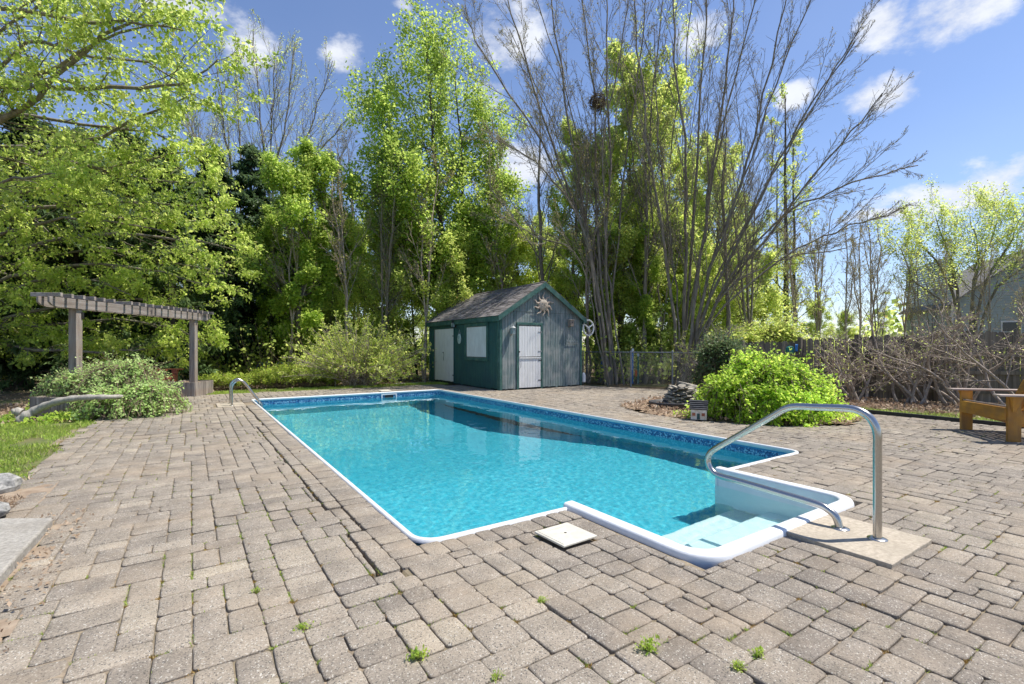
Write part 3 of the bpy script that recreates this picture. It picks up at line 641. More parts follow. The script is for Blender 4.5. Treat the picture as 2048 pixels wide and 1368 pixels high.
# skimmer lids
def lid(x, y, s, label, z, rz=0.0):
    t_ = thing('skimmer_lid', label, 'skimmer lid', (x, y, z), rz)
    m = MB(); h = s/2; m.hexa([(-h, -h, 0), (h, -h, 0), (h, h, 0), (-h, h, 0)], [(-h, -h, .014), (h, -h, .014), (h, h, .014), (-h, h, .014)]); m.build('lid_plate', 'lid_cream', t_, bevel=0.004, seg=2)
    m = MB(); k = h-0.012; m.hexa([(-k, -k, .0142), (k, -k, .0142), (k, k, .0142), (-k, k, .0142)], [(-k+.004, -k+.004, .018), (k-.004, -k+.004, .018), (k-.004, k-.004, .018), (-k+.004, k-.004, .018)]); m.build('raised_face', 'lid_cream', t_)
    MB().lathe([(0.009, 0.0183), (0.009, 0.0187), (0.0, 0.0187)], n=12).build('finger_hole', 'black_metal', t_)
    m = MB()
    for i in range(9): m.box((-0.07+i*0.017, h*0.62, 0.0186), (0.008, 0.012, 0.0012), 0.3)
    m.build('raised_lettering', 'lid_cream', t_); return t_
lid(2.045, 2.435, 0.29, 'cream square skimmer lid lying proud of the pavers beside the pool steps', 0.016, R(2))
lid(4.58, 13.36, 0.3, 'small pale skimmer lid on the far side of the pool behind the wall opening', 0.008)
# slabs under the rails
def slab(name, x0, x1, y0, y1, z, label, mat='concrete', th=0.05):
    m = MB(); xs = np.linspace(x0, x1, 8); ys = np.linspace(y0, y1, 8); j = lambda: random.uniform(-.004, .004)
    P = [(x, y0+j()) for x in xs]+[(x1+j(), y) for y in ys[1:]]+[(x, y1+j()) for x in xs[::-1][1:]]+[(x0+j(), y) for y in ys[::-1][1:-1]]
    m.prism(P, z-th, z); o = m.build(name, mat, None, bevel=0.005, seg=2); return tag(o, label, 'slab')
slab('concrete_slab', 3.29, 3.94, 1.075, 1.66, 0.024, 'square buff concrete slab under the curved handrail at the pool steps', th=0.07)
slab('concrete_slab', 0.47, 0.985, 11.68, 12.47, 0.008, 'pale concrete pad under the ladder rails at the far left corner')
tag(MB().prism([(-3.5, 4.84), (-1.08, 4.78), (-0.80, 4.60), (-0.835, 3.5), (-0.86, 2.4), (-3.5, 2.4)], -0.05, 0.055).build('concrete_step', 'old_concrete', None, bevel=0.012, seg=2), 'worn grey concrete step at the left edge of the pavers', 'step')
# ------------------------------------------------------------------ rails
def rails():
    t_ = thing('handrail', 'brushed steel looped handrail standing on the buff slab by the pool steps', 'handrail', (3.655, 1.27, 0.024))
    pts = [(0, .0, .0), (0, 0, .25), (0, .0, .5), (0, 0.0, .66)]
    pts = [(0, 0, z) for z in (0, .2, .4, .58, .66)]+[(0, .015, .725), (0, .055, .782), (0, .12, .812), (0, .20, .815), (0, .36, .804), (0, .50, .795), (0, .575, .77), (0, .66, .712), (0, .92, .53), (0, 1.13, .385), (0, 1.20, .32), (0, 1.215, .255), (0, 1.185, .195), (0, 1.11, .158), (0, .9, .15), (0, .6, .137), (0, .36, .125), (0, .29, .108), (0, .24, .07), (0, .215, .0)]
    sp = smooth_path(pts, 5); MB().tube(sp, 0.0245, 20).build('tube', 'steel', t_)
    for y in (0.0, 0.212): MB().lathe([(0.026, .012), (0.030, .012), (0.038, .010), (0.052, .006), (0.056, .003), (0.056, 0.0)], (0, y, 0), 28).build('escutcheon', 'steel', t_)
    t_ = thing('pool_ladder', 'pair of steel ladder rails arching over the far left pool edge', 'ladder', (0.735, 11.83, 0.008))
    for y in (0.0, 0.48):
        pts = [(0, y, 0), (0, y, .2), (0, y, .36), (0.03, y, .46), (0.11, y, .525), (0.2, y, .51), (0.30, y, .40), (0.42, y, .21), (0.52, y, .06), (0.565, y, -.03), (0.57, y, -.14), (0.57, y, -.5), (0.57, y, -1.0)]
        MB().tube(smooth_path(pts, 5), 0.0215, 12).build('rail', 'steel', t_)
        MB().lathe([(0.022, .01), (0.045, .006), (0.05, 0.0)], (0, y, 0), 18).build('escutcheon', 'steel', t_)
    for z in (-.35, -.6, -.85): MB().box((0.575, 0.24, z), (0.08, 0.46, 0.025)).build('tread', 'plastic_white', t_)
rails()

# ------------------------------------------------------------------ shed
def shed():
    root = thing('pool_shed', 'dark green wooden shed with grey shingle roof and white doors behind the pool', 'shed', (SX0, SY0, 0))
    EAVE, APEX = 2.16, 3.17; hw = SW/2
    rz = lambda x: EAVE+(APEX-EAVE)*(1-abs(x-hw)/hw)
    # core, slightly inside the boards
    MB().add([(0.012, .012, 0), (SW-.012, .012, 0), (SW-.012, SD-.012, 0), (0.012, SD-.012, 0), (0.012, .012, EAVE), (SW-.012, .012, EAVE), (SW-.012, SD-.012, EAVE), (0.012, SD-.012, EAVE), (hw, .012, APEX-.01), (hw, SD-.012, APEX-.01)],
             [(0, 1, 5, 8, 4), (1, 2, 6, 5), (2, 3, 7, 9, 6), (3, 0, 4, 7), (4, 8, 9, 7), (8, 5, 6, 9)]).build('wall_core', 'siding_dark', root)
    dx0, dx1, dz1 = 0.66, 1.47, 1.88        # dutch door
    P = 0.098; g = 0.009; r_ = random.Random(3)
    mb = MB(); x = 0.0
    def strip(xa, xb, za, fa, fb, y0=0.0, th=0.012):
        mb.hexa([(xa, y0, za), (xb, y0, za), (xb, y0+th, za), (xa, y0+th, za)], [(xa, y0, fa), (xb, y0, fb), (xb, y0+th, fb), (xa, y0+th, fa)])
    n = int(SW/P); P = SW/n
    for i in range(n):
        xa = i*P+g/2; xb = (i+1)*P-g/2; zb = r_.uniform(0.01, 0.05); seam = 2.30
        ta, tb = rz(xa)-.02, rz(xb)-.02
        z0 = dz1 if dx0-0.02 < (xa+xb)/2 < dx1+0.02 else zb
        if min(ta, tb) > seam+0.03:
            strip(xa, xb, z0, seam-.006, seam-.006); strip(xa, xb, seam, ta, tb, -0.012, 0.024)
        else: strip(xa, xb, z0, ta, tb)
    mb.build('front_siding', 'worn_siding', root, 'stuff')
    # side wall (faces the pool): local x = 0
    wy0, wy1, wz0, wz1 = 0.67, 1.93, 0.93, 1.89; dy0, dy1 = 2.86, 4.42
    mb = MB(); n = int(SD/0.098); Q = SD/n
    def sstrip(ya, yb, za, zb_, x0=0.0, th=0.012): mb.box((x0+th/2, (ya+yb)/2, (za+zb_)/2), (th, yb-ya, zb_-za))
    for i in range(n):
        ya = i*Q+g/2; yb = (i+1)*Q-g/2; c = (ya+yb)/2; z0 = r_.uniform(0.01, 0.05)
        if wy0 < c < wy1: sstrip(ya, yb, z0, wz0); sstrip(ya, yb, wz1, EAVE)
        elif dy0 < c < dy1: sstrip(ya, yb, dz1+.02, EAVE)
        else: sstrip(ya, yb, z0, EAVE)
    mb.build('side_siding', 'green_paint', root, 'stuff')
    mb = MB()
    for i in range(n): mb.box((SW-.006, i*Q+Q/2, EAVE/2), (.012, Q-g, EAVE))
    for i in range(int(SW/P)): mb.box((i*P+P/2, SD-.006, EAVE/2), (P-g, .012, EAVE))
    mb.build('back_siding', 'green_paint', root, 'stuff')
    # corner boards
    for (x, y, sx, sy) in ((-.012, .045, .02, .09), (0.04, -.012, .08, .02), (SW-.04, -.012, .08, .02), (SW+.012, .045, .02, .09), (-.012, SD-.045, .02, .09)):
        MB().box((x, y, (EAVE-.01)/2), (sx, sy, EAVE-.01)).build('corner_board', 'trim_paint', root, bevel=.003)
    # roof: two slabs, fascias, overlapping courses
    ov = 0.11; oe = 0.10; sl = (APEX-EAVE)/hw
    for s in (-1, 1):
        xe = hw+s*(hw+oe); ze = EAVE-sl*oe+0.03; zr = APEX+0.03
        m = MB(); m.hexa([(hw, -ov, zr), (xe, -ov, ze), (xe, SD+ov, ze), (hw, SD+ov, zr)] if s > 0 else [(xe, -ov, ze), (hw, -ov, zr), (hw, SD+ov, zr), (xe, SD+ov, ze)],
                          [(hw, -ov, zr+.025), (xe, -ov, ze+.025), (xe, SD+ov, ze+.025), (hw, SD+ov, zr+.025)] if s > 0 else [(xe, -ov, ze+.025), (hw, -ov, zr+.025), (hw, SD+ov, zr+.025), (xe, SD+ov, ze+.025)])
        rf = m.build('roof_slope', 'trim_paint', root)
        mb = MB(); L = math.hypot(hw+oe, zr-ze); d = Vector((xe-hw, 0, ze-zr)).normalized(); nrm = Vector((s*sl, 0, 1)).normalized(); C_ = 0.125; nc = int(L/C_)+1
        for c in range(nc):
            a = max(0.0, L-(c+1)*C_); b = L-c*C_+0.012 if c else L+0.03
            y = -ov-0.02-r_.uniform(0, .2)
            while y < SD+ov+.02:
                w = r_.choice([.10, .16, .22, .3]); y0 = max(y, -ov-.02); y1 = min(y+w, SD+ov+.02); y += w
                if y1-y0 < .02: continue
                th = 0.007+r_.choice([0, 0, .005, .008])
                A = Vector((hw, 0, zr+.025))+d*a+nrm*0.002; B = Vector((hw, 0, zr+.025))+d*b+nrm*0.008
                q = [A+Vector((0, y0, 0)), B+Vector((0, y0, 0)), B+Vector((0, y1-.003, 0)), A+Vector((0, y1-.003, 0))]
                if s < 0: q = [q[1], q[0], q[3], q[2]]
                mb.hexa(q, [v+nrm*th for v in q])
        mb.build('shingles', 'shingle', rf, 'stuff')
        # bargeboards on the gable, sloping
        m = MB(); y0 = -ov-.024
        xa, xb = hw+s*.001, hw+s*(hw+oe+.005)
        za, zb_ = APEX+.052, EAVE-sl*(oe+.005)+.052
        q = [(xa, y0, za-.16), (xb, y0, zb_-.15), (xb, y0+.022, zb_-.15), (xa, y0+.022, za-.16)]; u = [(xa, y0, za), (xb, y0, zb_), (xb, y0+.022, zb_), (xa, y0+.022, za)]
        if s < 0: q = [q[1], q[0], q[3], q[2]]; u = [u[1], u[0], u[3], u[2]]
        m.hexa(q, u); m.build('bargeboard', 'trim_paint', root, bevel=.003)
        m = MB(); m.box((hw+s*(hw+oe-.008), SD/2, ze-.055), (.022, SD+2*ov, .155)); m.build('fascia', 'trim_paint', root, bevel=.003)
        MB().box((hw+s*(hw+oe/2-.01), SD/2, ze-.125), (oe+.0, SD+2*ov-.02, .012)).build('soffit', 'green_paint', root)
        MB().box((hw+s*(hw+oe/2-.005), -ov/2-.01, EAVE-.105), (oe+.02, ov+.01, .04)).build('eave_return', 'trim_paint', root)
    m = MB(); 
    for i in range(22):
        y0 = -ov+i*(SD+2*ov)/22
        m.bar((hw-.07, y0+.11, APEX+.044), (hw, y0+.11, APEX+.074), .235, .008, (0, 0, 1)); m.bar((hw, y0+.11, APEX+.074), (hw+.07, y0+.11, APEX+.044), .235, .008)
    m.build('ridge_cap', 'shingle', root, 'stuff')
    # dutch door, planks one by one
    def planks(par, a0, a1, z0, z1, n, axis, depth, mat='white_paint', rag=0.0):
        w = (a1-a0)/n
        for i in range(n):
            c = a0+(i+.5)*w; zl = z0-(r_.uniform(0, rag) if rag else 0)
            m = MB()
            if axis == 'x': m.box((c, depth, (zl+z1)/2), (w-.005, .02, z1-zl))
            else: m.box((depth, c, (zl+z1)/2), (.02, w-.005, z1-zl))
            m.build('plank', mat, par, bevel=.002)
    ud = MB().box(((dx0+dx1)/2, -.001, 1.415), (dx1-dx0-.02, .016, .90)).build('upper_door', 'door_backing', root); planks(ud, dx0+.01, dx1-.01, .965, 1.865, 8, 'x', -.02)
    ld = MB().box(((dx0+dx1)/2, -.001, .49), (dx1-dx0-.02, .016, .88)).build('lower_door', 'door_backing', root); planks(ld, dx0+.01, dx1-.01, .045, .93, 8, 'x', -.02)
    MB().box(((dx0+dx1)/2, -.036, .925), (dx1-dx0-.02, .03, .035)).build('door_shelf', 'white_paint', ld, bevel=.003)
    for z, par in ((1.7, ud), (1.12, ud), (.85, ld), (.25, ld)):
        m = MB().box((dx1-.06, -.035, z), (.10, .008, .022)).box((dx1+.012, -.03, z), (.02, .014, .06)); m.build('hinge', 'galvanised' if z > 1 else 'black_metal', par)
    m = MB().tube([(dx0+.06, -.035, .84), (dx0+.055, -.065, .80), (dx0+.05, -.065, .68), (dx0+.045, -.035, .64)], .006, 6); m.build('pull_handle', 'galvanised', ld)
    m = MB().lathe([(0, 0), (.02, .0), (.026, .015), (.02, .03), (0, .034)], (0, 0, 0), 12); o = m.build('latch_knob', 'black_metal', ud); o.rotation_euler = (R(90), 0, 0); o.location = (dx0+.005, -.035, 1.11)
    for (c, s) in (((dx0-.035, -.02, (dz1+.03)/2), (.07, .025, dz1+.03)), ((dx1+.035, -.02, (dz1+.03)/2), (.07, .025, dz1+.03)), (((dx0+dx1)/2, -.02, dz1+.065), (dx1-dx0+.14, .025, .07))):
        MB().box(c, s).build('door_frame', 'trim_paint', root, bevel=.003)
    # shuttered window on the side
    sh = MB().box((.0, (wy0+wy1)/2, (wz0+wz1)/2), (.016, wy1-wy0, wz1-wz0)).build('window_shutter', 'door_backing', root); planks(sh, wy0+.01, wy1-.01, wz0+.02, wz1-.02, 12, 'y', -.018)
    for (c, s) in (((-.025, wy0-.05, (wz0+wz1)/2), (.05, .10, wz1-wz0)), ((-.025, wy1+.05, (wz0+wz1)/2), (.05, .10, wz1-wz0)), ((-.028, (wy0+wy1)/2, wz1+.05), (.056, wy1-wy0+.2, .10)), ((-.032, (wy0+wy1)/2, wz0-.05), (.064, wy1-wy0+.2, .10))):
        MB().box(c, s).build('window_frame', 'trim_paint', root, bevel=.004)
    # double door on the side
    dd = MB().box((.0, (dy0+dy1)/2, .98), (.016, dy1-dy0, 1.80)).build('double_door', 'door_backing', root); planks(dd, dy0+.01, dy1-.01, .10, 1.87, 15, 'y', -.018, rag=.03)
    MB().lathe([(0, 0), (.03, .0), (.03, .02), (0, .025)], (0, 0, 0), 12).build('latch', 'black_metal', dd).location = (-.03, 3.62, 1.05)
    dd.children[-1].rotation_euler = (0, R(-90), 0)
    MB().tube(smooth_path([(-.035, 3.60, 1.04), (-.04, 3.56, .95), (-.04, 3.60, .86), (-.04, 3.57, .78)], 4), .006, 5).build('latch_cord', 'black_metal', dd)
    for y in (dy0+.02, dy1-.02):
        for z in (.3, 1.62): MB().box((-.034, y, z), (.008, .07, .03)).build('hinge', 'black_metal', dd)
    for (y, s) in ((dy0-.03, .05), (dy1+.03, .05)): MB().box((-.015, y, .97), (.02, s, 1.86)).build('door_frame', 'green_paint', root)
    MB().box((-.015, (dy0+dy1)/2, 1.91), (.02, dy1-dy0+.1, .05)).build('door_frame', 'green_paint', root)
    return root
shed()
# things fixed to the shed
def sunface():
    x, z = SX0+SW/2-.02, 2.53
    t_ = thing('sun_ornament', 'cast sun face with wavy rays hung in the gable of the shed', 'wall ornament', (x, SY0-.045, z))
    m = MB(); n = 28; rg = []
    prof = [(0.165, 0.0), (0.165, .012), (0.15, .022), (0.135, .035), (0.10, .055), (0.05, .066), (0.0, .07)]
    m.lathe(prof, (0, 0, 0), n)
    face = m.build('face', 'cast_stone', t_); face.rotation_euler = (R(90), 0, 0)
    f = MB()
    f.tube([(0, -.066, .055), (0, -.085, .01), (0, -.097, -.02), (0, -.075, -.035)], [.009, .013, .019, .008], 8)     # nose
    for s in (-1, 1):
        f.tube([(s*.025, -.068, .055), (s*.055, -.070, .066), (s*.09, -.052, .048)], [.006, .008, .004], 6)          # brow
        f.tube([(s*.03, -.064, .028), (s*.052, -.070, .036), (s*.078, -.056, .026)], [.004, .006, .003], 6)
        f.tube([(s*.03, -.064, .022), (s*.052, -.068, .014), (s*.078, -.056, .022)], [.004, .005, .003], 6)
        f.tube([(s*.05, -.055, -.02), (s*.075, -.052, -.035), (s*.06, -.052, -.06)], [.012, .022, .010], 8)           # cheek
    f.tube([(-.038, -.058, -.066), (0, -.072, -.060), (.038, -.058, -.066)], [.004, .009, .004], 6)
    f.tube([(-.03, -.056, -.080), (0, -.070, -.086), (.03, -.056, -.080)], [.004, .010, .004], 6)
    f.tube([(-.02, -.045, -.115), (0, -.055, -.118), (.02, -.045, -.115)], [.006, .012, .006], 6); f.build('features', 'cast_stone', t_)
    t_.scale = (1.12, 1, 1.12)
    for k in range(10):
        a = 2*math.pi*k/10+R(90); L = .21 if k % 2 == 0 else .17; pts = []; rr = []
        for i in range(9):
            u = i/8; r0 = .15+L*u; w = math.sin(u*math.pi*1.7)*.030; pts.append((r0*math.cos(a)-w*math.sin(a), -.02, r0*math.sin(a)+w*math.cos(a))); rr.append(.026*(1-u)**.7+.006)
        o = MB().tube(pts, rr, 8).build('ray', 'copper_ray', t_); o.scale = (1, .5, 1); o.location = (0, -.01, 0)
sunface()
def lantern(x, y, z, rz, label, mat='black_metal', s=1.0):
    t_ = thing('wall_lantern', label, 'wall lantern', (x, y, z), rz)
    MB().box((0, .012, -.02), (.08*s, .02, .16*s)).build('back_plate', mat, t_, bevel=.004)
    MB().tube([(0, .01, -.05), (0, -.05, -.09), (0, -.09, -.07)], .006, 6).build('arm', mat, t_)
    b = MB(); w0, w1 = .045*s, .06*s
    for (a, c) in ((-1, -1), (1, -1), (1, 1), (-1, 1)): b.bar((a*w0, -.09+c*w0, -.08*s), (a*w1, -.09+c*w1, .08*s), .008, .008)
    b.box((0, -.09, -.085*s), (.1*s, .1*s, .012)); b.build('cage', mat, t_)
    MB().hexa([(-w0+.004, -.09-w0+.004, -.078*s), (w0-.004, -.09-w0+.004, -.078*s), (w0-.004, -.09+w0-.004, -.078*s), (-w0+.004, -.09+w0-.004, -.078*s)], [(-w1+.005, -.09-w1+.005, .08*s), (w1-.005, -.09-w1+.005, .08*s), (w1-.005, -.09+w1-.005, .08*s), (-w1+.005, -.09+w1-.005, .08*s)]).build('glass', 'lantern_glass', t_)
    MB().lathe([(.088*s, .082*s), (.075*s, .10*s), (.04*s, .125*s), (.018*s, .14*s), (.012*s, .155*s), (.018*s, .17*s), (0, .185*s)], (0, -.09, 0), 12).build('cap', mat, t_)
mk('lantern_glass', (0.25, 0.33, 0.33), (0.35, 0.42, 0.42), 5, 0.15, 0)
mk('lantern_metal', (0.22, 0.24, 0.24), (0.40, 0.42, 0.42), 15, 0.45, 0.1)
lantern(SX0+.40, SY0-.02, 1.72, 0, 'weathered grey wall lantern left of the split white door', 'lantern_metal', 1.0)
lantern(SX0-.02, SY0+2.72, 1.98, R(-90), 'black wall lantern under the eave beside the double white door', 'black_metal', .9)
def plaque():
    t_ = thing('oval_plaque', 'oval pale plaque hanging between the double door and the shuttered window', 'plaque', (SX0-.02, SY0+2.42, 1.52))
    m = MB(); n = 24
    for (sc_, d0, d1) in ((1.0, 0, .02), (.85, .02, .026)):
        P = [(.115*sc_*math.cos(2*math.pi*k/n), .165*sc_*math.sin(2*math.pi*k/n)) for k in range(n)]; vs = [(-d0, a, b) for a, b in P]+[(-d1, a, b) for a, b in P]
        m.add(vs, [tuple(range(n, 2*n)), tuple(range(n))[::-1]]+[(i, (i+1) % n, n+(i+1) % n, n+i) for i in range(n)])
    m.build('board', 'plaque_paint', t_)
    m = MB().tube(smooth_path([(-.03, -.05, .04), (-.03, -.02, .08), (-.03, .03, .07), (-.03, .05, .03), (-.03, .0, .01), (-.03, -.04, -.01)], 4), .006, 5)
    m.tube([(-.03, -.06, -.05), (-.03, .06, -.05)], .005, 5).tube([(-.03, -.04, -.09), (-.03, .04, -.09)], .005, 5); m.build('raised_picture', 'hose_green', t_)
    MB().tube([(-.005, -.07, .13), (-.005, 0, .30), (-.005, .07, .13)], .004, 5).build('hanging_cord', 'white_paint', t_)
mk('plaque_paint', (0.35, 0.45, 0.44), (0.55, 0.62, 0.6), 12, 0.6, 0.1)
plaque()
def birdhouse():
    t_ = thing('birdhouse', 'small weathered wooden box birdhouse on the right of the gable wall', 'birdhouse', (SX0+2.62, SY0-.012, 1.9))
    MB().box((0, -.07, .1), (.13, .13, .2)).build('body', 'grey_wood_up', t_, bevel=.003); MB().box((0, -.08, .21), (.17, .17, .018), Matrix.Rotation(R(8), 3, 'X')).build('roof', 'grey_wood', t_)
    MB().lathe([(0, 0), (.018, 0), (.018, .002), (0, .002)], n=12).build('entrance_hole', 'black_metal', t_).matrix_local = Matrix.Translation((0, -.136, .13)) @ Matrix.Rotation(R(90), 4, 'X')
birdhouse()
def hookrack():
    t_ = thing('metal_wall_rack', 'small scrolled metal rack on the right of the gable wall', 'wall rack', (SX0+2.72, SY0-.03, 1.37))
    MB().bar((-.24, 0, 0), (.24, 0, 0), .012, .012).build('bar', 'lantern_metal', t_)
    for i in range(5):
        x = -.2+i*.1; h = .2 if i == 0 else .09
        MB().tube(smooth_path([(x-.03, -.005, 0), (x-.035, -.01, h*.5), (x, -.01, h), (x+.03, -.01, h*.6), (x+.005, -.01, h*.35), (x-.01, -.01, h*.55)], 4), .006, 5).build('scroll', 'lantern_metal', t_)
hookrack()
def wheel():
    p = at(1173, 656, 15.75)
    t_ = thing('wheel_ornament', 'white ring with three spokes hung off the right corner of the shed', 'wall ornament', (p.x, SY0-.06, p.z))
    pts = [(0.225*math.cos(2*math.pi*k/28), 0, .25*math.sin(2*math.pi*k/28)) for k in range(28)]
    MB().tube(pts, .028, 8, closed=True).build('ring', 'white_paint', t_)
    for a in (90+60, 90-60, -75): MB().bar((0, 0, 0), (.21*math.cos(R(a)), 0, .235*math.sin(R(a))), .03, .05, (0, 1, 0)).build('spoke', 'white_paint', t_, bevel=.004)
    MB().tube([(0, -.02, .0), (0, .03, .0)], .045, 14).build('hub', 'white_paint', t_)
    MB().tube(smooth_path([(.07, -.02, -.05), (.08, -.03, -.10), (.03, -.03, -.13), (.02, -.03, -.18), (.10, -.03, -.17)], 4), [.02]*21, 6).build('bird_figure', 'cast_stone', t_)
    MB().bar((-.2, .03, .05), (-.30, .03, .08), .015, .015).build('bracket', 'black_metal', t_)
wheel()
t_ = thing('meter_box', 'small pale grey plastic box low on the right corner of the shed', 'electrical box', (SX0+SW+.07, SY0-.02, .08))
MB().box((0, 0, .16), (.10, .10, .26)).build('case', 'plastic_white', t_, bevel=.02, seg=3); MB().lathe([(.05, .29), (.05, .31), (.02, .34), (0, .345)], n=14).build('dome_cap', 'plastic_white', t_)
# ------------------------------------------------------------------ pergola on two planters
LP = on(151, 9.0); RP = on(387, 12.6); PD = (RP-LP); PLEN = PD.length; PANG = math.atan2(PD.y, PD.x)
def pergola():
    t_ = thing('pergola', 'weathered grey two-post pergola with a row of short slats on its long beam', 'pergola', LP, PANG)
    for x in (0, PLEN): MB().box((x, 0, 1.07), (.14, .14, 2.04)).build('post', 'grey_wood_up', t_, bevel=.006, seg=2)
    for s in (-1, 1):
        x0, x1 = -.66, PLEN+.55; P = [(x0, 2.03), (x0+.05, 1.985), (x0+.14, 1.96), (x0+.20, 1.955), (x1-.20, 1.955), (x1-.12, 1.965), (x1-.04, 2.0), (x1, 2.04), (x1, 2.13), (x0, 2.13)]
        y = s*.092; n = len(P); vs = [(a, y-.02, b) for a, b in P]+[(a, y+.02, b) for a, b in P]
        m = MB().add(vs, [tuple(range(n)), tuple(range(n, 2*n))[::-1]]+[(i, n+i, n+(i+1) % n, (i+1) % n) for i in range(n)]); m.build('beam', 'grey_wood', t_, bevel=.004)
    r = random.Random(5); k = 21; 
    for i in range(k):
        if i == 6: continue
        x = -.58+(PLEN+1.06)*i/(k-1)+r.uniform(-.015, .015); o = MB().box((0, 0, 0), (.05, .50, .07)).build('slat', 'grey_wood_up' if 0 else 'grey_wood', t_, bevel=.003); o.location = (x, r.uniform(-.02, .02), 2.165); o.rotation_euler = (0, r.uniform(-.04, .04), r.uniform(-.02, .02))
    MB().bar((.065, -.075, 1.9), (.065, -.075, 1.78), .02, .05).build('bracket', 'black_metal', t_)
pergola()
def planter(x0, x1, label):
    t_ = thing('wooden_planter', label, 'planter', LP+Vector((math.cos(PANG)*x0, math.sin(PANG)*x0, 0)), PANG); r = random.Random(int(x0*100)); L = x1-x0; y0, y1 = -.29, .42; H = .36
    def side(a, b, n):
        a = Vector(a); b = Vector(b); d = (b-a)/n
        for i in range(n):
            c = a+d*(i+.5); o = MB().box((0, 0, 0), (d.length-.006, .022, H+r.uniform(-.012, .012))).build('board', 'grey_wood_up', t_, bevel=.002); o.location = (c.x, c.y, H/2); o.rotation_euler = (r.uniform(-.03, .03), 0, math.atan2(d.y, d.x))
    side((0, y0, 0), (L, y0, 0), max(3, round(L/.12))); side((L, y0, 0), (L, y1, 0), 6); side((L, y1, 0), (0, y1, 0), max(3, round(L/.12))); side((0, y1, 0), (0, y0, 0), 6)
    MB().box((L/2, (y0+y1)/2, H-.05), (L-.05, y1-y0-.05, .04)).build('soil', 'bed_soil', t_); return t_
planter(-.43, 1.5, 'grey board planter half buried under the sprawling vine, pergola post rising from it')
planter(3.18, 3.97, 'small grey board planter in full view at the foot of the far pergola post')
def adirondack(loc, rz, wide, label, m1, m2, m3):
    t_ = thing('adirondack_chair', label, 'chair', loc, rz); w = wide/2
    for s in (-1, 1):
        MB().box((s*(w-.02), .06, .30), (.045, .145, .60)).build('leg', m1, t_, bevel=.004)
        m = MB(); x = s*(w-.065); m.hexa([(x-.018, .0, .28), (x+.018, .0, .28), (x+.018, 1.0, -.0), (x-.018, 1.0, 0)], [(x-.018, .0, .44), (x+.018, .0, .44), (x+.018, 1.05, .10), (x-.018, 1.05, .10)]); m.build('side_rail', m2 if 0 else m1, t_, bevel=.003)
        MB().hexa([(s*(w+.0)-.015, .03, .40), (s*(w+.0)+.02, .03, .40), (s*(w+.0)+.02, .06, .40), (s*(w+.0)-.015, .06, .40)], [(s*(w+.0)-.015, .0, .598), (s*w+.07*s+.0, .0, .598), (s*w+.07*s, .12, .598), (s*(w+.0)-.015, .12, .598)]).build('bracket', m1, t_)
        MB().box((s*(w-.0), .34, .612), (.15, .96, .024)).build('armrest', m3, t_, bevel=.006, seg=2)
        MB().box((s*(w-.09), .66, .36), (.04, .09, .62), Matrix.Rotation(R(-18), 3, 'X')).build('back_post', m1, t_, bevel=.003)
    MB().box((0, -.012, .36), (wide-.06, .024, .175)).build('apron', m2, t_, bevel=.004)
    for i in range(6): MB().box((0, .045+i*.088, .452-i*.024), (wide-.09, .078, .02), Matrix.Rotation(R(-15), 3, 'X')).build('seat_slat', m3 if i == 0 else m2, t_, bevel=.003)
    n = 6
    for i in range(n):
        x = (i-(n-1)/2)*(wide-.18)/n; h = .66-.03*abs(i-(n-1)/2)**1.6; q = MB().box((x, 0, h/2), ((wide-.18)/n-.012, .02, h)).build('back_slat', m1, t_, bevel=.003); q.location = (0, .50, .29); q.rotation_euler = (R(-24), 0, 0)
    for z, y in ((.42, .60), (.72, .74)): MB().box((0, y, z), (wide-.16, .03, .07)).build('back_rail', m2, t_, bevel=.003)
    return t_
mk('chair_wood', (0.30, 0.13, 0.02), (0.52, 0.27, 0.05), 7, 0.55, 0.3, (1, 1, 0.15), c3=(0.2, 0.12, 0.06), s3=6, f3=0.55, rand=0.15, bumpd=0.003)
mk('chair_wood_flat', (0.32, 0.14, 0.02), (0.55, 0.28, 0.05), 7, 0.55, 0.3, (0.15, 1, 1), c3=(0.17, 0.11, 0.06), s3=7, f3=0.55, rand=0.15, bumpd=0.003)
adirondack((9.33, 1.98, 0.0), R(222), .98, 'wide orange-stained wooden armchair at the right edge of the pavers', 'chair_wood', 'chair_wood_flat', 'worn_arm')
pc = on(338, 12.9); adirondack((pc.x, pc.y, 0.03), R(55), .62, 'reddish brown wooden armchair mostly hidden behind the sprawling vine', 'red_wood', 'red_wood', 'red_wood')

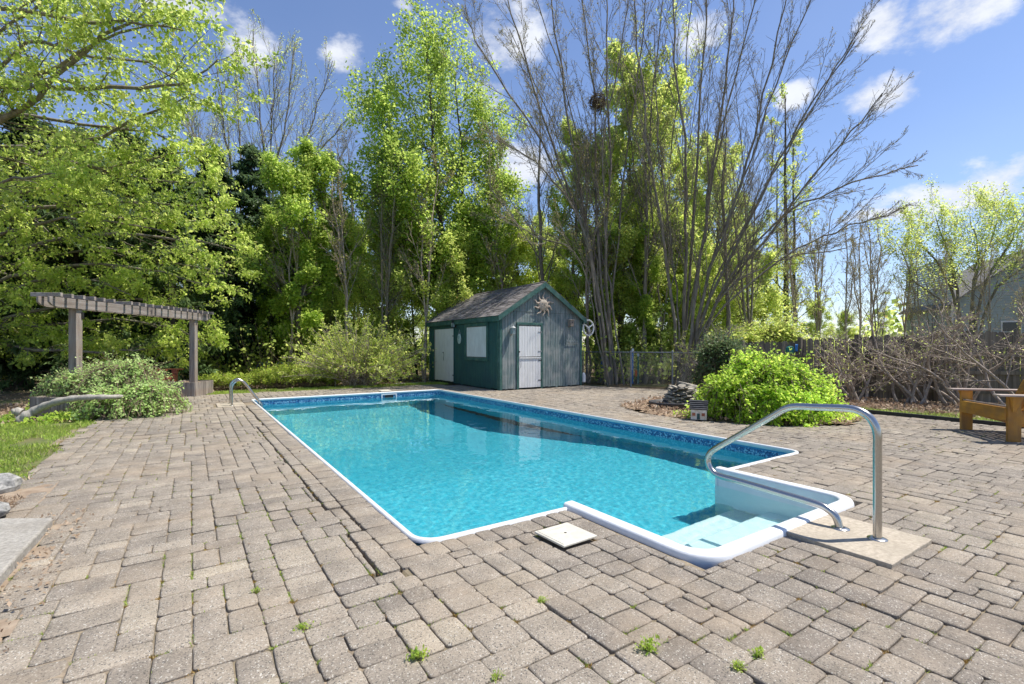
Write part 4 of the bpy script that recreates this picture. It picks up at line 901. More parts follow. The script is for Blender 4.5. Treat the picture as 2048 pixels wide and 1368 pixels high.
# ------------------------------------------------------------------ fences
def board_fence():
    pts = [(on(1486, 13.4), 1.40), (on(1600, 12.5), 1.46), (on(1712, 11.9), 1.52), (on(1868, 11.35), 1.60), (on(2070, 10.95), 1.70), (on(2500, 10.9), 1.72)]
    o0 = pts[0][0]; t_ = thing('board_fence', 'weathered dark board fence with rails and dog-eared tops behind the bare shrubs', 'fence', o0); r = random.Random(8)
    shapes = []
    for k in range(4):
        w = .135; h = 1.0; P = [(-w/2, 0), (w/2, 0), (w/2, h-.03), (w/2-.03, h), (-w/2+.03, h), (-w/2, h-.03)]
        m = MB(); n = len(P); m.add([(a, -.009, b) for a, b in P]+[(a, .009, b) for a, b in P], [tuple(range(n)), tuple(range(n, 2*n))[::-1]]+[(i, n+i, n+(i+1) % n, (i+1) % n) for i in range(n)])
        me = bpy.data.meshes.new('board'); me.from_pydata(m.V, [], m.F); me.materials.append(MATS['fence_wood']); shapes.append(me)
    for (a, ha), (b, hb) in zip(pts, pts[1:]):
        d = b-a; L = d.length; n = int(L/.137); ang = math.atan2(d.y, d.x); nrm = Vector((math.sin(ang), -math.cos(ang), 0))   # towards the camera side
        for i in range(n):
            p = a+d*((i+.5)/n)-o0; o = link('board', shapes[i % 4], t_); o.location = (p.x, p.y, -.04+r.uniform(-.01, .01)); o.rotation_euler = (r.uniform(-.01, .01), r.uniform(-.008, .008), ang+r.uniform(-.01, .01)); o.scale = (1, 1, (ha+.04)+r.uniform(-.02, .02))
        for z in (.22, .66, 1.06):
            q0 = a-o0+nrm*.03; q1 = b-o0+nrm*.03; o = MB().box((0, 0, 0), (L, .036, .085)).build('rail', 'fence_wood', t_); o.location = ((q0.x+q1.x)/2, (q0.y+q1.y)/2, z); o.rotation_euler = (0, 0, ang)
        o = MB().box((0, 0, (ha+.02)/2), (.09, .09, ha+.06)).build('post', 'fence_wood', t_); q = a-o0+nrm*.09; o.location = (q.x, q.y, 0)
    return pts
FPTS = board_fence()
def chain_fence():
    pts = [on(1166, 16.9), on(1262, 15.8), on(1345, 15.0), on(1428, 13.9), on(1488, 13.3)]; o0 = pts[0]; H = 1.08
    t_ = thing('chain_link_fence', 'grey chain link fence with round top rail in front of the tree trunks', 'fence', o0)
    m = MB()
    for i, p in enumerate(pts):
        q = p-o0; MB().tube([(q.x, q.y, -.05), (q.x, q.y, H+.03)], .028, 10).lathe([(.032, H+.03), (.03, H+.05), (0, H+.065)], (q.x, q.y, 0), 10).build('post', 'galvanised', t_)
        if i:
            a = pts[i-1]-o0; MB().tube([(a.x, a.y, H), (q.x, q.y, H)], .019, 8).build('top_rail', 'galvanised', t_)
            d = q-a; L = d.length; u = d/L; pit = .08; n = int(L/pit); hh = H-.04
            for k in range(-int(hh/pit), n+1):
                for s in (1, -1):
                    x0 = k*pit; x1 = x0+hh
                    if s < 0: x0, x1 = x1, x0
                    z0, z1 = 0.02, .02+hh; A = [x0, z0]; B = [x1, z1]
                    lo, hi = 0.0, 1.0
                    dx = x1-x0
                    t0 = (0-x0)/dx; t1 = (L-x0)/dx; t0, t1 = min(t0, t1), max(t0, t1); lo = max(0, t0); hi = min(1, t1)
                    if hi-lo < .02: continue
                    pa = a+u*(x0+dx*lo)+Vector((0, 0, z0+hh*lo)); pb = a+u*(x0+dx*hi)+Vector((0, 0, z0+hh*hi)); m.tube([pa, pb], .0026, 3, caps=False)
    m.build('wire_mesh', 'galvanised', t_, 'stuff')
chain_fence()
# curb of black edging on the right
e = MB(); P = [Vector((10.66, y, 0)) for y in np.linspace(-2.4, 4.0, 30)]
for a, b in zip(P, P[1:]): e.bar(a+Vector((.004*math.sin(a.y*9), 0, .02)), b+Vector((.004*math.sin(b.y*9), 0, .02)), .05, .09)
tag(e.build('lawn_edging', 'edging_black', None), 'low black edging strip between the pavers and the grass on the right', 'edging')

# ------------------------------------------------------------------ bed: basin, slate pile, little house
def stone_mesh(r, L, Wd, T, name='stone'):
    n = r.randint(5, 7); P = []
    for k in range(n):
        a = 2*math.pi*(k+r.uniform(-.3, .3))/n; rad = r.uniform(.75, 1.1); P.append((L/2*math.cos(a)*rad, Wd/2*math.sin(a)*rad))
    vs = [(x, y, -T/2+r.uniform(-.1, .1)*T) for x, y in P]+[(x*r.uniform(.9, 1), y*r.uniform(.9, 1), T/2+r.uniform(-.12, .12)*T) for x, y in P]
    me = bpy.data.meshes.new(name); me.from_pydata(vs, [], [tuple(range(n))[::-1], tuple(range(n, 2*n))]+[(i, (i+1) % n, n+(i+1) % n, n+i) for i in range(n)]); me.materials.append(MATS['slate']); return me
def slate_pile():
    c = on(1366, 10.35); t_ = thing('slate_pile', 'heap of loose flat slate stones stacked in the black pond basin', 'stone pile', c); r = random.Random(21)
    meshes = [stone_mesh(r, r.uniform(.2, .36), r.uniform(.14, .22), r.uniform(.018, .04)) for _ in range(12)]
    z = .03; 
    for layer in range(11):
        rad = .38-.018*layer+r.uniform(-.02, .02); k = 9 if layer < 7 else 6
        for i in range(k):
            a = 2*math.pi*i/k+layer*.4+r.uniform(-.15, .15); o = link('stone', meshes[r.randrange(12)], t_)
            o.location = (rad*math.cos(a)*.9, rad*math.sin(a)*.8, z+r.uniform(-.008, .008)); tilt = .30 if layer > 4 else .12
            o.rotation_euler = (r.uniform(-.16, .16)+tilt*math.sin(a)*-1, r.uniform(-.08, .08)+tilt*math.cos(a), a+r.uniform(-.7, .7))
        z += .036
    MB().lathe([(.27, 0), (.22, .2), (.16, .36), (0, .40)], n=10, smooth=False).build('core', 'slate', t_)
    big = link('stone', stone_mesh(r, .56, .30, .045), t_); big.location = (.16, .0, .44); big.rotation_euler = (.12, .24, -.55)
    b2 = link('stone', stone_mesh(r, .30, .2, .03), t_); b2.location = (-.14, -.08, .42); b2.rotation_euler = (.2, -.3, .3)
    for dx, dy, rx in ((.10, -.52, .35), (.28, -.6, .1), (.02, -.68, .05)):
        rgt = Vector((math.cos(TH), -math.sin(TH), 0)); f = Vector((math.sin(TH), math.cos(TH), 0)); p = rgt*dx+f*dy
        o = link('stone', stone_mesh(r, .34, .2, .035), t_); o.location = (p.x, p.y, .05+rx*.18); o.rotation_euler = (rx, -.3*rx, .2)
    b = on(1350, 10.05); q = thing('pond_basin', 'black plastic oval pond basin half sunk beside the slate heap', 'basin', b)
    m = MB(); n = 30; prof = [(1.0, .0), (1.02, .10), (1.05, .12), (1.0, .13), (.95, .11), (.9, .03), (0, .02)]; vs = []; fs = []
    for (s, zz) in prof:
        for k in range(n): a = 2*math.pi*k/n; vs.append((.52*s*math.cos(a), .42*s*math.sin(a), zz-.01))
    for i in range(len(prof)-1):
        for k in range(n): fs.append((i*n+k, i*n+(k+1) % n, (i+1)*n+(k+1) % n, (i+1)*n+k))
    m.add(vs, fs, True); o = m.build('shell', 'pond_black', q); q.rotation_euler = (0, 0, -TH)
slate_pile()
def tiny_house():
    p = gp(1398, 838, .02); t_ = thing('miniature_house', 'small ornamental stone cottage with slatted dark roof at the edge of the bed', 'garden ornament', p, -TH-R(24)); w, d, h, a = .25, .20, .165, .30
    m = MB(); m.add([(-w/2, -d/2, 0), (w/2, -d/2, 0), (w/2, d/2, 0), (-w/2, d/2, 0), (-w/2, -d/2, h), (w/2, -d/2, h), (w/2, d/2, h), (-w/2, d/2, h), (-w/2, 0, a-.01), (w/2, 0, a-.01)], [(0, 1, 5, 4), (1, 2, 6, 9, 5), (2, 3, 7, 6), (3, 0, 4, 8, 7), (3, 2, 1, 0), (4, 5, 9, 8), (6, 7, 8, 9)]); m.build('wall', 'house_plaster', t_)
    n = 5
    for s in (-1, 1):
        for i in range(n):
            u0 = i/n; y0 = s*(d/2+.02)*(1-u0); z0 = h-.015+(a-h+.015)*u0; u1 = (i+1.15)/n; y1 = s*(d/2+.02)*(1-u1); z1 = h-.015+(a-h+.015)*u1
            MB().bar((-w/2-.02, (y0+y1)/2, (z0+z1)/2+.012), (w/2+.02, (y0+y1)/2, (z0+z1)/2+.012), math.hypot(y1-y0, z1-z0), .012, (0, -s*.7, .75)).build('roof_slat', 'slate_dark', t_)
    MB().box((0, 0, a+.012), (w+.05, .03, .02)).build('ridge', 'slate_dark', t_)
    MB().box((-.005, -d/2-.002, .055), (.045, .008, .10)).build('door', 'door_teal', t_)
    for x in (-.078, .072):
        f = MB().box((x, -d/2-.003, .09), (.05, .008, .05)).build('window', 'red_wood', t_)
    MB().box((w/2+.002, .0, .08), (.008, .04, .06)).build('window', 'slate_dark', t_); MB().box((w/2+.002, .0, .19), (.008, .03, .05)).build('window', 'slate_dark', t_)
mk('slate_dark', (0.04, 0.042, 0.047), (0.10, 0.10, 0.11), 12, 0.6, 0.3); mk('door_teal', (0.02, 0.06, 0.06), (0.03, 0.09, 0.08), 12, 0.6, 0)
tiny_house()
# ------------------------------------------------------------------ odds and ends
def boulder(px, py, s, label, z=0.0):
    p = gp(px, py); m = MB(); r = random.Random(px); n = 10; vs = []; fs = []
    for i in range(7):
        ph = math.pi*i/6
        for k in range(n):
            a = 2*math.pi*k/n; d = Vector((math.sin(ph)*math.cos(a), math.sin(ph)*math.sin(a), math.cos(ph))); q = s*(1+.28*mnoise.noise(d*1.7+Vector((px, 0, 0))))
            vs.append((d.x*q*1.2, d.y*q, d.z*q*.65+s*.4))
    for i in range(6):
        for k in range(n): fs.append((i*n+k, (i+1)*n+k, (i+1)*n+(k+1) % n, i*n+(k+1) % n))
    m.add(vs, fs); o = m.build('boulder', 'granite', None); o.location = (p.x, p.y, z); tag(o, label, 'rock'); return o
boulder(-14, 985, .17, 'speckled grey granite rock at the left edge between grass and pavers', -.02)
boulder(-22, 1040, .10, 'small grey rock at the left edge just above the concrete step', .02)
def log():
    P = [on(44, 8.05, .02), on(54, 8.05, .10), on(70, 8.1, .18), on(90, 8.1, .26), on(118, 8.1, .34), on(150, 8.12, .385), on(185, 8.15, .40), on(215, 8.2, .40), on(245, 8.4, .39)]; r = [.10, .085, .07, .062, .057, .052, .047, .04, .03]
    o = P[0].copy(); t_ = thing('driftwood_branch', 'bleached crooked log leaning over the planter at the vine mound', 'log', o)
    sp = smooth_path([p-o for p in P], 4); rr = [np.interp(i/4, range(9), r)*(1+.12*math.sin(i*1.7)) for i in range(len(sp))]; MB().tube(sp, rr, 10).build('stem', 'bark_pale', t_)
    MB().tube(smooth_path([Vector((0, 0, .13)), Vector((-.07, .02, .16)), Vector((-.12, .0, .15))], 4), [.07]*5+[.055]*3+[.035], 9).build('stub', 'bark_pale', t_)
log()
def hoops():
    for (px, w, z, lab) in ((561, .58, .70, 'larger blue-grey curved tube hoop showing above the low hedge'), (521, .34, .70, 'smaller blue-grey curved tube hoop left of the larger one above the low hedge')):
        p = on(px, 17.2); t_ = thing('garden_hoop', lab, 'hoop', p, -TH)
        for dy in (0, .35): MB().tube([(w/2*math.cos(math.pi*k/14), dy, .12+(z-.12)*math.sin(math.pi*k/14)) for k in range(15)], .022, 8).build('arch', 'blue_grey', t_)
hoops()
def poles():
    for i, (px, dep, z, lab) in enumerate(((1203, 17.2, 1.0, 'blue pole with pale cap just right of the shed, left one of the pair'), (1211, 17.3, 1.12, 'blue pole with pale cap just right of the shed, right one of the pair'), (1265, 16.4, 1.12, 'lone blue pole with pale cap between tree trunks at the chain fence'), (1276, 16.4, .95, 'teal pole beside the lone blue one at the chain fence'))):
        p = on(px, dep); t_ = thing('pool_pole', lab, 'pole', p)
        MB().tube([(0, 0, 0), (.01, 0, z)], .03, 8).build('shaft', 'blue_plastic' if i != 3 else 'hose_green', t_); MB().tube([(.01, 0, z-.02), (.01, 0, z+.08)], .042, 8).build('cap', 'plastic_white', t_)
    p = on(1272, 16.2); t_ = thing('orange_reflector', 'small orange marker on the poles by the chain fence', 'marker', (p.x, p.y, .28)); MB().box((0, 0, .09), (.10, .03, .2)).build('plate', 'orange_plastic', t_, bevel=.01)
poles()
def reel():
    p = at(1580, 700, 12.35); t_ = thing('hose_reel', 'round teal hose reel hung on the board fence', 'hose reel', (p.x, p.y, p.z), -TH)
    for k in range(3): MB().tube([(.085*math.cos(a*math.pi/10), .03*k-.03, .085*math.sin(a*math.pi/10)) for a in range(20)], .016, 6, closed=True).build('coil', 'hose_green', t_)
    MB().tube([(0, -.05, 0), (0, .04, 0)], .07, 14).build('drum', 'hose_green', t_)
    p = at(1593, 694, 12.3); t_ = thing('blue_cloth', 'blue rag hanging on the fence post beside the hose reel', 'cloth', (p.x, p.y, p.z), -TH)
    m = MB(); vs = []; nx, nz = 5, 8
    for j in range(nz):
        for i in range(nx): vs.append(((i-2)*.018*(1-.05*j), .012*math.sin(i*2+j*.4), .07-.026*j))
    m.add(vs, [(j*nx+i, j*nx+i+1, (j+1)*nx+i+1, (j+1)*nx+i) for j in range(nz-1) for i in range(nx-1)], True); o = m.build('fabric', 'blue_plastic', t_); s = o.modifiers.new('t', 'SOLIDIFY'); s.thickness = .006
reel()
def neighbour():
    c = on(2075, 30); t_ = thing('neighbour_house', 'pale grey-green sided house seen through bare branches beyond the fence', 'house', c, -TH-R(20)); w, d, e, a = 8.5, 7, 4.1, 7.4
    MB().add([(-w/2, 0, 0), (w/2, 0, 0), (w/2, d, 0), (-w/2, d, 0), (-w/2, 0, e), (w/2, 0, e), (w/2, d, e), (-w/2, d, e), (0, 0, a), (0, d, a)], [(0, 1, 5, 8, 4), (1, 2, 6, 5), (2, 3, 7, 9, 6), (3, 0, 4, 7), (4, 8, 9, 7), (8, 5, 6, 9)]).build('wall', 'house_siding', t_)
    m = MB(); z = 0.1
    while z < a-.3:
        hw_ = w/2 if z < e else w/2*(a-z)/(a-e); m.hexa([(-hw_, -.03, z), (hw_, -.03, z), (hw_, -.002, z), (-hw_, -.002, z)], [(-hw_, -.012, z+.16), (hw_, -.012, z+.16), (hw_, -.002, z+.16), (-hw_, -.002, z+.16)])
        m.box((-w/2-.01, d/2, z+.08), (.02, d, .15)); z += .17
    m.build('lap_siding', 'house_siding', t_, 'stuff')
    for s in (-1, 1):
        m = MB(); q = [(0, -.3, a), (s*(w/2+.4), -.3, e-.3), (s*(w/2+.4), d+.3, e-.3), (0, d+.3, a)]
        if s < 0: q = q[::-1]
        m.hexa(q, [(x, y, z+.14) for x, y, z in q]); m.build('roof', 'house_roof', t_)
    for x in (-1.3, 1.6):
        f = MB().box((x, -.05, 2.2), (1.0, .08, 1.4)).build('window', 'white_paint', t_); MB().box((x, -.10, 2.2), (.84, .03, 1.22)).build('pane', 'dark_glass', f); MB().box((x, -.12, 2.2), (.86, .02, .04)).build('sash', 'white_paint', f)
    for x in (-w/2-.01, w/2+.01): MB().box((x, -.03, e/2), (.12, .08, e)).build('corner_board', 'white_paint', t_)
neighbour()
# ================================================================== vegetation
def unit(v): return v/np.maximum(np.linalg.norm(v, axis=-1, keepdims=True), 1e-9)
def grow(P0, D0, L, R0, R1, K, jit, trop, g):
    n = len(P0); pts = np.zeros((n, K+1, 3)); pts[:, 0] = P0; d = unit(D0); trop = np.asarray(trop, float)
    for k in range(K):
        d = unit(d+g.normal(0, jit, (n, 3))+trop); pts[:, k+1] = pts[:, k]+d*(np.asarray(L)/K)[:, None]
    t = np.linspace(0, 1, K+1)[None, :]; return pts, np.asarray(R0)[:, None]*(1-t)+np.asarray(R1)[:, None]*t
def path_branch(ctrl, r0, r1, K, jit, g):
    sp = smooth_path(ctrl, 6); A = np.array([tuple(p) for p in sp]); s = np.linspace(0, len(A)-1, K+1)
    P = np.stack([np.interp(s, np.arange(len(A)), A[:, i]) for i in range(3)], 1); P[1:] += g.normal(0, jit, (K, 3)); t = np.linspace(0, 1, K+1)
    return P[None], (r0*(1-t)**0.8+r1*(1-(1-t)**0.8))[None]
def spawn(pts, rad, n, t0, t1, ang, angj, lf, rf, g, bias=(0, 0, 0), taper=0.6, length=None):
    """n children per branch: start points, directions, lengths, radii"""
    B, K1, _ = pts.shape; K = K1-1; t = t0+(t1-t0)*(np.arange(n)[None]+g.random((B, n)))/n; x = np.clip(t*K, 0, K-1e-4); i = x.astype(int); f = x-i; bi = np.arange(B)[:, None]
    P = pts[bi, i]*(1-f[..., None])+pts[bi, i+1]*f[..., None]; T = unit(pts[bi, i+1]-pts[bi, i]); r = rad[bi, i]*(1-f)+rad[bi, i+1]*f
    rnd = unit(g.normal(0, 1, T.shape)+np.asarray(bias, float)*1.0); perp = unit(rnd-T*(rnd*T).sum(-1, keepdims=True))
    a = ang+g.normal(0, angj, (B, n)); D = T*np.cos(a)[..., None]+perp*np.sin(a)[..., None]
    Lp = np.linalg.norm(pts[:, 1:]-pts[:, :-1], axis=-1).sum(1)[:, None] if length is None else np.full((B, 1), length)
    L = Lp*lf*(1-taper*(t-t0)/(max(t1-t0, 1e-6)))*g.uniform(.65, 1.25, (B, n))
    return P.reshape(-1, 3), D.reshape(-1, 3), L.ravel(), np.maximum(r*rf, 0.0015).ravel()
def tubes(pts, rad, S):
    B, K1, _ = pts.shape; T = np.zeros_like(pts); T[:, 1:-1] = pts[:, 2:]-pts[:, :-2]; T[:, 0] = pts[:, 1]-pts[:, 0]; T[:, -1] = pts[:, -1]-pts[:, -2]; T = unit(T)
    m = unit(T.mean(1)); ref = np.where(np.abs(m[:, 2:3]) > .75, np.array([[1., .13, 0]]), np.array([[0., .1, 1.]]))[:, None, :]
    u = unit(np.cross(T, np.broadcast_to(ref, T.shape))); v = np.cross(T, u); a = np.arange(S)*2*np.pi/S
    V = pts[:, :, None]+(u[:, :, None]*np.cos(a)[:, None]+v[:, :, None]*np.sin(a)[:, None])*rad[:, :, None, None]
    base = (np.arange(B)[:, None, None]*K1+np.arange(K1-1)[None, :, None])*S; k = np.arange(S)[None, None]; k2 = (k+1) % S
    F = np.stack([base+k, base+k2, base+S+k2, base+S+k], -1).reshape(-1, 4); return V.reshape(-1, 3), F
class Wood:
    def __init__(s): s.V = []; s.F = []; s.n = 0
    def add(s, pr, S):
        V, F = tubes(pr[0], pr[1], S); s.V.append(V); s.F.append(F+s.n); s.n += len(V); return s
    def mesh(s, name, mat): return npmesh(name, np.concatenate(s.V), np.concatenate(s.F), mat, True)
def sample(pts, n, g, t0=0.15, t1=1.0, jit=0.0):
    B, K1, _ = pts.shape; b = g.integers(0, B, n); x = np.clip((t0+(t1-t0)*g.random(n))*(K1-1), 0, K1-1-1e-4); i = x.astype(int); f = (x-i)[:, None]
    P = pts[b, i]*(1-f)+pts[b, i+1]*f; return P+g.normal(0, jit, P.shape), unit(pts[b, i+1]-pts[b, i])
def leafmesh(name, P, D, size, mat, g, droop=0.4, wid=0.42, up=0.7, sj=0.3):
    n = len(P); s = size*np.clip(g.normal(1, sj, n), .4, 1.8)[:, None]
    a = unit(g.normal(0, .8, (n, 3))+D*.5+np.array([0, 0, -droop])); nrm = unit(g.normal(0, .55, (n, 3))+np.array([.30, -.25, 1.0])*up*1.15); sd = unit(np.cross(a, nrm)); nn = np.cross(sd, a)
    V = np.stack([P, P+a*s*.45+sd*s*wid+nn*s*.10, P+a*s, P+a*s*.45-sd*s*wid+nn*s*.10], 1).reshape(-1, 3); F = np.arange(4*n).reshape(n, 4)
    return npmesh(name, V, F, mat)
def plant(name, label, cat, loc, wood, leaf, wname='trunk', lname='crown', group=None, rz=0, scale=1.0):
    t_ = thing(name, label, cat, loc, rz, group); t_.scale = (scale,)*3 if not isinstance(scale, tuple) else scale
    if wood: link(wname, wood, t_)
    if leaf: link(lname, leaf, t_)
    return t_
VA = lambda p: np.array(tuple(p), float)

# ---- species -------------------------------------------------------
def sp_leafy(seed, H, r, crown0, spread, nl, size, leafmat_, bark, n1=34, up=0.10, ang=0.95, n2=9, n3=7, kinks=0.03):
    g = np.random.default_rng(seed); w = Wood()
    tr = path_branch([(0, 0, -.1), (g.normal(0, .1), g.normal(0, .1), H*.3), (g.normal(0, .25), g.normal(0, .25), H*.65), (g.normal(0, .3), g.normal(0, .3), H)], r, .015, 14, kinks, g); w.add(tr, 8)
    P, D, L, R_ = spawn(*tr, n1, crown0, .97, ang, .15, 0, .45, g, length=1); t = (P[:, 2]/H-crown0)/(1-crown0); t = np.clip(t, 0, 1)
    L = spread*(np.sin(np.pi*np.clip(.22+.72*t, 0, 1))**.8)*g.uniform(.40, 1.40, len(P)); b1 = grow(P, D, L, R_, np.full(len(P), .006), 7, .10, (0, 0, up), g); w.add(b1, 5)
    P, D, L, R_ = spawn(*b1, n2, .15, .98, .75, .2, .42, .5, g); b2 = grow(P, D, L, R_, np.full(len(P), .003), 4, .14, (0, 0, .06), g); w.add(b2, 3)
    kp = g.random(len(b2[0])) < .62; b2 = (b2[0][kp], b2[1][kp])
    P, D, L, R_ = spawn(*b2, n3, .15, 1, .8, .25, .5, .6, g); b3 = grow(P, D, L, R_, np.full(len(P), .0015), 2, .2, (0, 0, .02), g)
    sel = g.random(len(P)) < .35; w.add((b3[0][sel], b3[1][sel]), 3)
    q, d = sample(b3[0], nl, g, .0, 1, .12); return w.mesh('trunk', bark), leafmesh('crown', q, d, size, leafmat_, g)
def sp_bare(seed, H, r, stems, spread, bark, n1=16, n2=10, n3=8, buds=3000, bsize=.035, up=.10, lean=.12, crown0=.28, ang=.55, leaf='bud'):
    g = np.random.default_rng(seed); w = Wood(); B1 = []; 
    for s in range(stems):
        a = g.uniform(0, 6.28); l = lean*H*g.uniform(.4, 1.2)*(stems > 1)
        tr = path_branch([(0.12*math.cos(a)*(stems > 1), .12*math.sin(a)*(stems > 1), -.1), (l*.25*math.cos(a), l*.25*math.sin(a), H*.33), (l*.6*math.cos(a)+g.normal(0, .15), l*.6*math.sin(a), H*.68), (l*math.cos(a), l*math.sin(a), H*g.uniform(.85, 1))], r*g.uniform(.7, 1), .012, 12, .03, g); w.add(tr, 7); B1.append(tr)
    T = (np.concatenate([b[0] for b in B1]), np.concatenate([b[1] for b in B1]))
    P, D, L, R_ = spawn(*T, n1, crown0, .97, ang, .12, .30*spread, .42, g, taper=.55); b1 = grow(P, D, L, R_, np.full(len(P), .006), 7, .07, (0, 0, up), g); w.add(b1, 4)
    P, D, L, R_ = spawn(*b1, n2, .12, .98, .6, .15, .40, .5, g); b2 = grow(P, D, L, R_, np.full(len(P), .004), 4, .09, (0, 0, up*.6), g); w.add(b2, 3)
    P, D, L, R_ = spawn(*b2, n3, .15, 1, .65, .2, .42, .6, g); b3 = grow(P, D, L, np.maximum(R_, .004), np.full(len(P), .0028), 1, .12, (0, 0, .05), g); w.add(b3, 3)
    lf = None
    if buds: q, d = sample(b3[0], buds, g, .3, 1, .02); lf = leafmesh('crown', q, d, bsize, leaf, g, .1)
    return w.mesh('trunk', bark), lf
def sp_hemlock(seed, H, spread, nl, mat='needles_dark', base=.04):
    g = np.random.default_rng(seed); w = Wood(); tr = path_branch([(0, 0, -.1), (0, 0, H*.5), (.05, 0, H)], H*.018, .01, 8, .01, g); w.add(tr, 7)
    P, D, L, R_ = spawn(*tr, int(H*15), base, .99, 1.45, .12, 0, .3, g, length=1); t = np.clip(P[:, 2]/H, 0, 1); L = (spread*(1-t)**.75+.15)*g.uniform(.6, 1.15, len(P))
    b1 = grow(P, D, L, R_, np.full(len(P), .004), 5, .05, (0, 0, -.04), g); w.add(b1, 3)
    P, D, L, R_ = spawn(*b1, 9, .12, 1, .85, .15, .38, .4, g, taper=.5); D[:, 2] *= .35; b2 = grow(P, D, L, R_, np.full(len(P), .002), 3, .06, (0, 0, -.12), g)
    q, d = sample(b2[0], nl, g, .0, 1, .03); return w.mesh('trunk', 'bark_dark'), leafmesh('crown', q, d, .175, mat, g, .45, .15, 1.4)
S = {}
S['maple_a'] = sp_leafy(101, 9.0, .12, .12, 2.3, 42000, .09, 'leaf_fresh', 'bark_dark')
S['maple_b'] = sp_leafy(102, 12.5, .13, .16, 2.5, 36000, .092, 'leaf_olive', 'bark_grey', n1=40)
S['young_c'] = sp_leafy(103, 6.5, .06, .06, 2.2, 25000, .08, 'leaf_olive', 'bark_dark', n1=30, up=.14)
S['young_d'] = sp_leafy(104, 11.0, .10, .10, 2.6, 24000, .086, 'leaf_olive', 'bark_grey', n1=36, up=.16, ang=.7)
S['bare_a'] = sp_bare(201, 16, .16, 1, 1.1, 'bark_grey', n1=22, crown0=.25)
S['bare_b'] = sp_bare(202, 15, .13, 3, 1.0, 'bark_grey', n1=13, crown0=.2)
S['sapling'] = sp_bare(203, 8, .05, 2, .8, 'twig_grey', n1=12, n2=7, n3=6, buds=1800, bsize=.04)
S['hem_a'] = sp_hemlock(301, 9.5, 2.7, 40000)
S['hem_b'] = sp_hemlock(302, 7.5, 2.3, 30000, 'needles_mid')

def put(key, name, label, cat, px, dep, rz=None, sc_=1.0, group=None):
    w, l = S[key]; return plant(name, label, cat, on(px, dep), w, l, group=group, rz=rng.uniform(0, 6.28) if rz is None else rz, scale=sc_)

# ---- the tall leafy maple behind the shed ---------------------------
def tall_maple():
    g = np.random.default_rng(5); w = Wood(); o = on(905, 20.0); H = 14.0
    stems = []
    for (p1, p2, p3, r) in (((893, 520, 20), (868, 300, 19.8), (852, 70, 19.8), .13), ((920, 540, 20.3), (925, 330, 20.3), (905, 120, 20.3), .10), ((880, 560, 19.8), (800, 340, 19.4), (740, 190, 19.3), .08), ((930, 560, 20.2), (975, 400, 20.6), (985, 240, 20.8), .07), ((870, 600, 20), (790, 480, 19.2), (725, 380, 19), .05), ((900, 560, 20), (870, 380, 20.6), (800, 130, 20.8), .07), ((925, 590, 20), (980, 480, 19.6), (1000, 370, 19.4), .05), ((890, 560, 19.6), (830, 420, 18.8), (790, 300, 18.6), .05)):
        c = [Vector((0, 0, -.1)), at(*p1)-o, at(*p2)-o, at(*p3)-o]; b = path_branch(c, r, .012, 12, .04, g); w.add(b, 7); stems.append(b)
    T = (np.concatenate([b[0] for b in stems]), np.concatenate([b[1] for b in stems]))
    P, D, L, R_ = spawn(*T, 36, .2, 1, .95, .2, .19, .4, g, taper=.25); b1 = grow(P, D, L, R_, np.full(len(P), .006), 6, .1, (0, 0, .10), g); w.add(b1, 4)
    P, D, L, R_ = spawn(*b1, 9, .15, 1, .75, .2, .42, .5, g); b2 = grow(P, D, L, R_, np.full(len(P), .003), 4, .14, (0, 0, .05), g); w.add(b2, 3)
    P, D, L, R_ = spawn(*b2, 6, .15, 1, .8, .25, .5, .6, g); b3 = grow(P, D, L, R_, np.full(len(P), .002), 2, .2, (0, 0, .02), g)
    q, d = sample(b3[0], 82000, g, 0, 1, .15); plant('maple_tree', 'tall pale-trunked maple in bright new leaf standing left behind the shed', 'tree', o, w.mesh('trunk', 'bark_dark'), leafmesh('crown', q, d, .102, 'leaf_fresh', g))
tall_maple()
# ---- the fans of nearly bare stems on the right ---------------------
def fan(name, label, base, stems, seed, bark='bark_grey', buds=9000, r0=.15, bsize=.05, leaf='bud', n1=15, spread=.26):
    g = np.random.default_rng(seed); w = Wood(); o = base; ss = []
    for st in stems:
        r = st[0]*.44; c = [Vector((g.normal(0, .22), g.normal(0, .22), -.1))]+[at(*p)-o for p in st[1:]]; b = path_branch(c, r, .014, 16, .035, g); w.add(b, 7); ss.append(b)
    T = (np.concatenate([b[0] for b in ss]), np.concatenate([b[1] for b in ss]))
    P, D, L, R_ = spawn(*T, n1-2, .22, .97, .36, .10, spread*1.05, .40, g, taper=.62); b1 = grow(P, D, L, R_, np.full(len(P), .006), 9, .05, (0, 0, .035), g); w.add(b1, 4)
    P, D, L, R_ = spawn(*T, n1, .3, 1, .55, .2, .055, .3, g, taper=.2); bs = grow(P, D, L, np.maximum(R_, .006), np.full(len(P), .0035), 4, .12, (0, 0, .03), g); w.add(bs, 3)
    P, D, L, R_ = spawn(*b1, 9, .10, .98, .45, .16, .40, .5, g, taper=.7); b2 = grow(P, D, L, np.maximum(R_, .005), np.full(len(P), .0035), 4, .08, (0, 0, .03), g); w.add(b2, 3)
    P, D, L, R_ = spawn(*b2, 6, .15, 1, .5, .2, .42, .6, g); b3 = grow(P, D, L, np.full(len(P), .0044), np.full(len(P), .003), 1, .1, (0, 0, .03), g); w.add(b3, 3)
    q, d = sample(b3[0], buds, g, .3, 1, .02); return plant(name, label, 'tree', o, w.mesh('trunk', bark), leafmesh('crown', q, d, bsize, leaf, g, .9, .2))
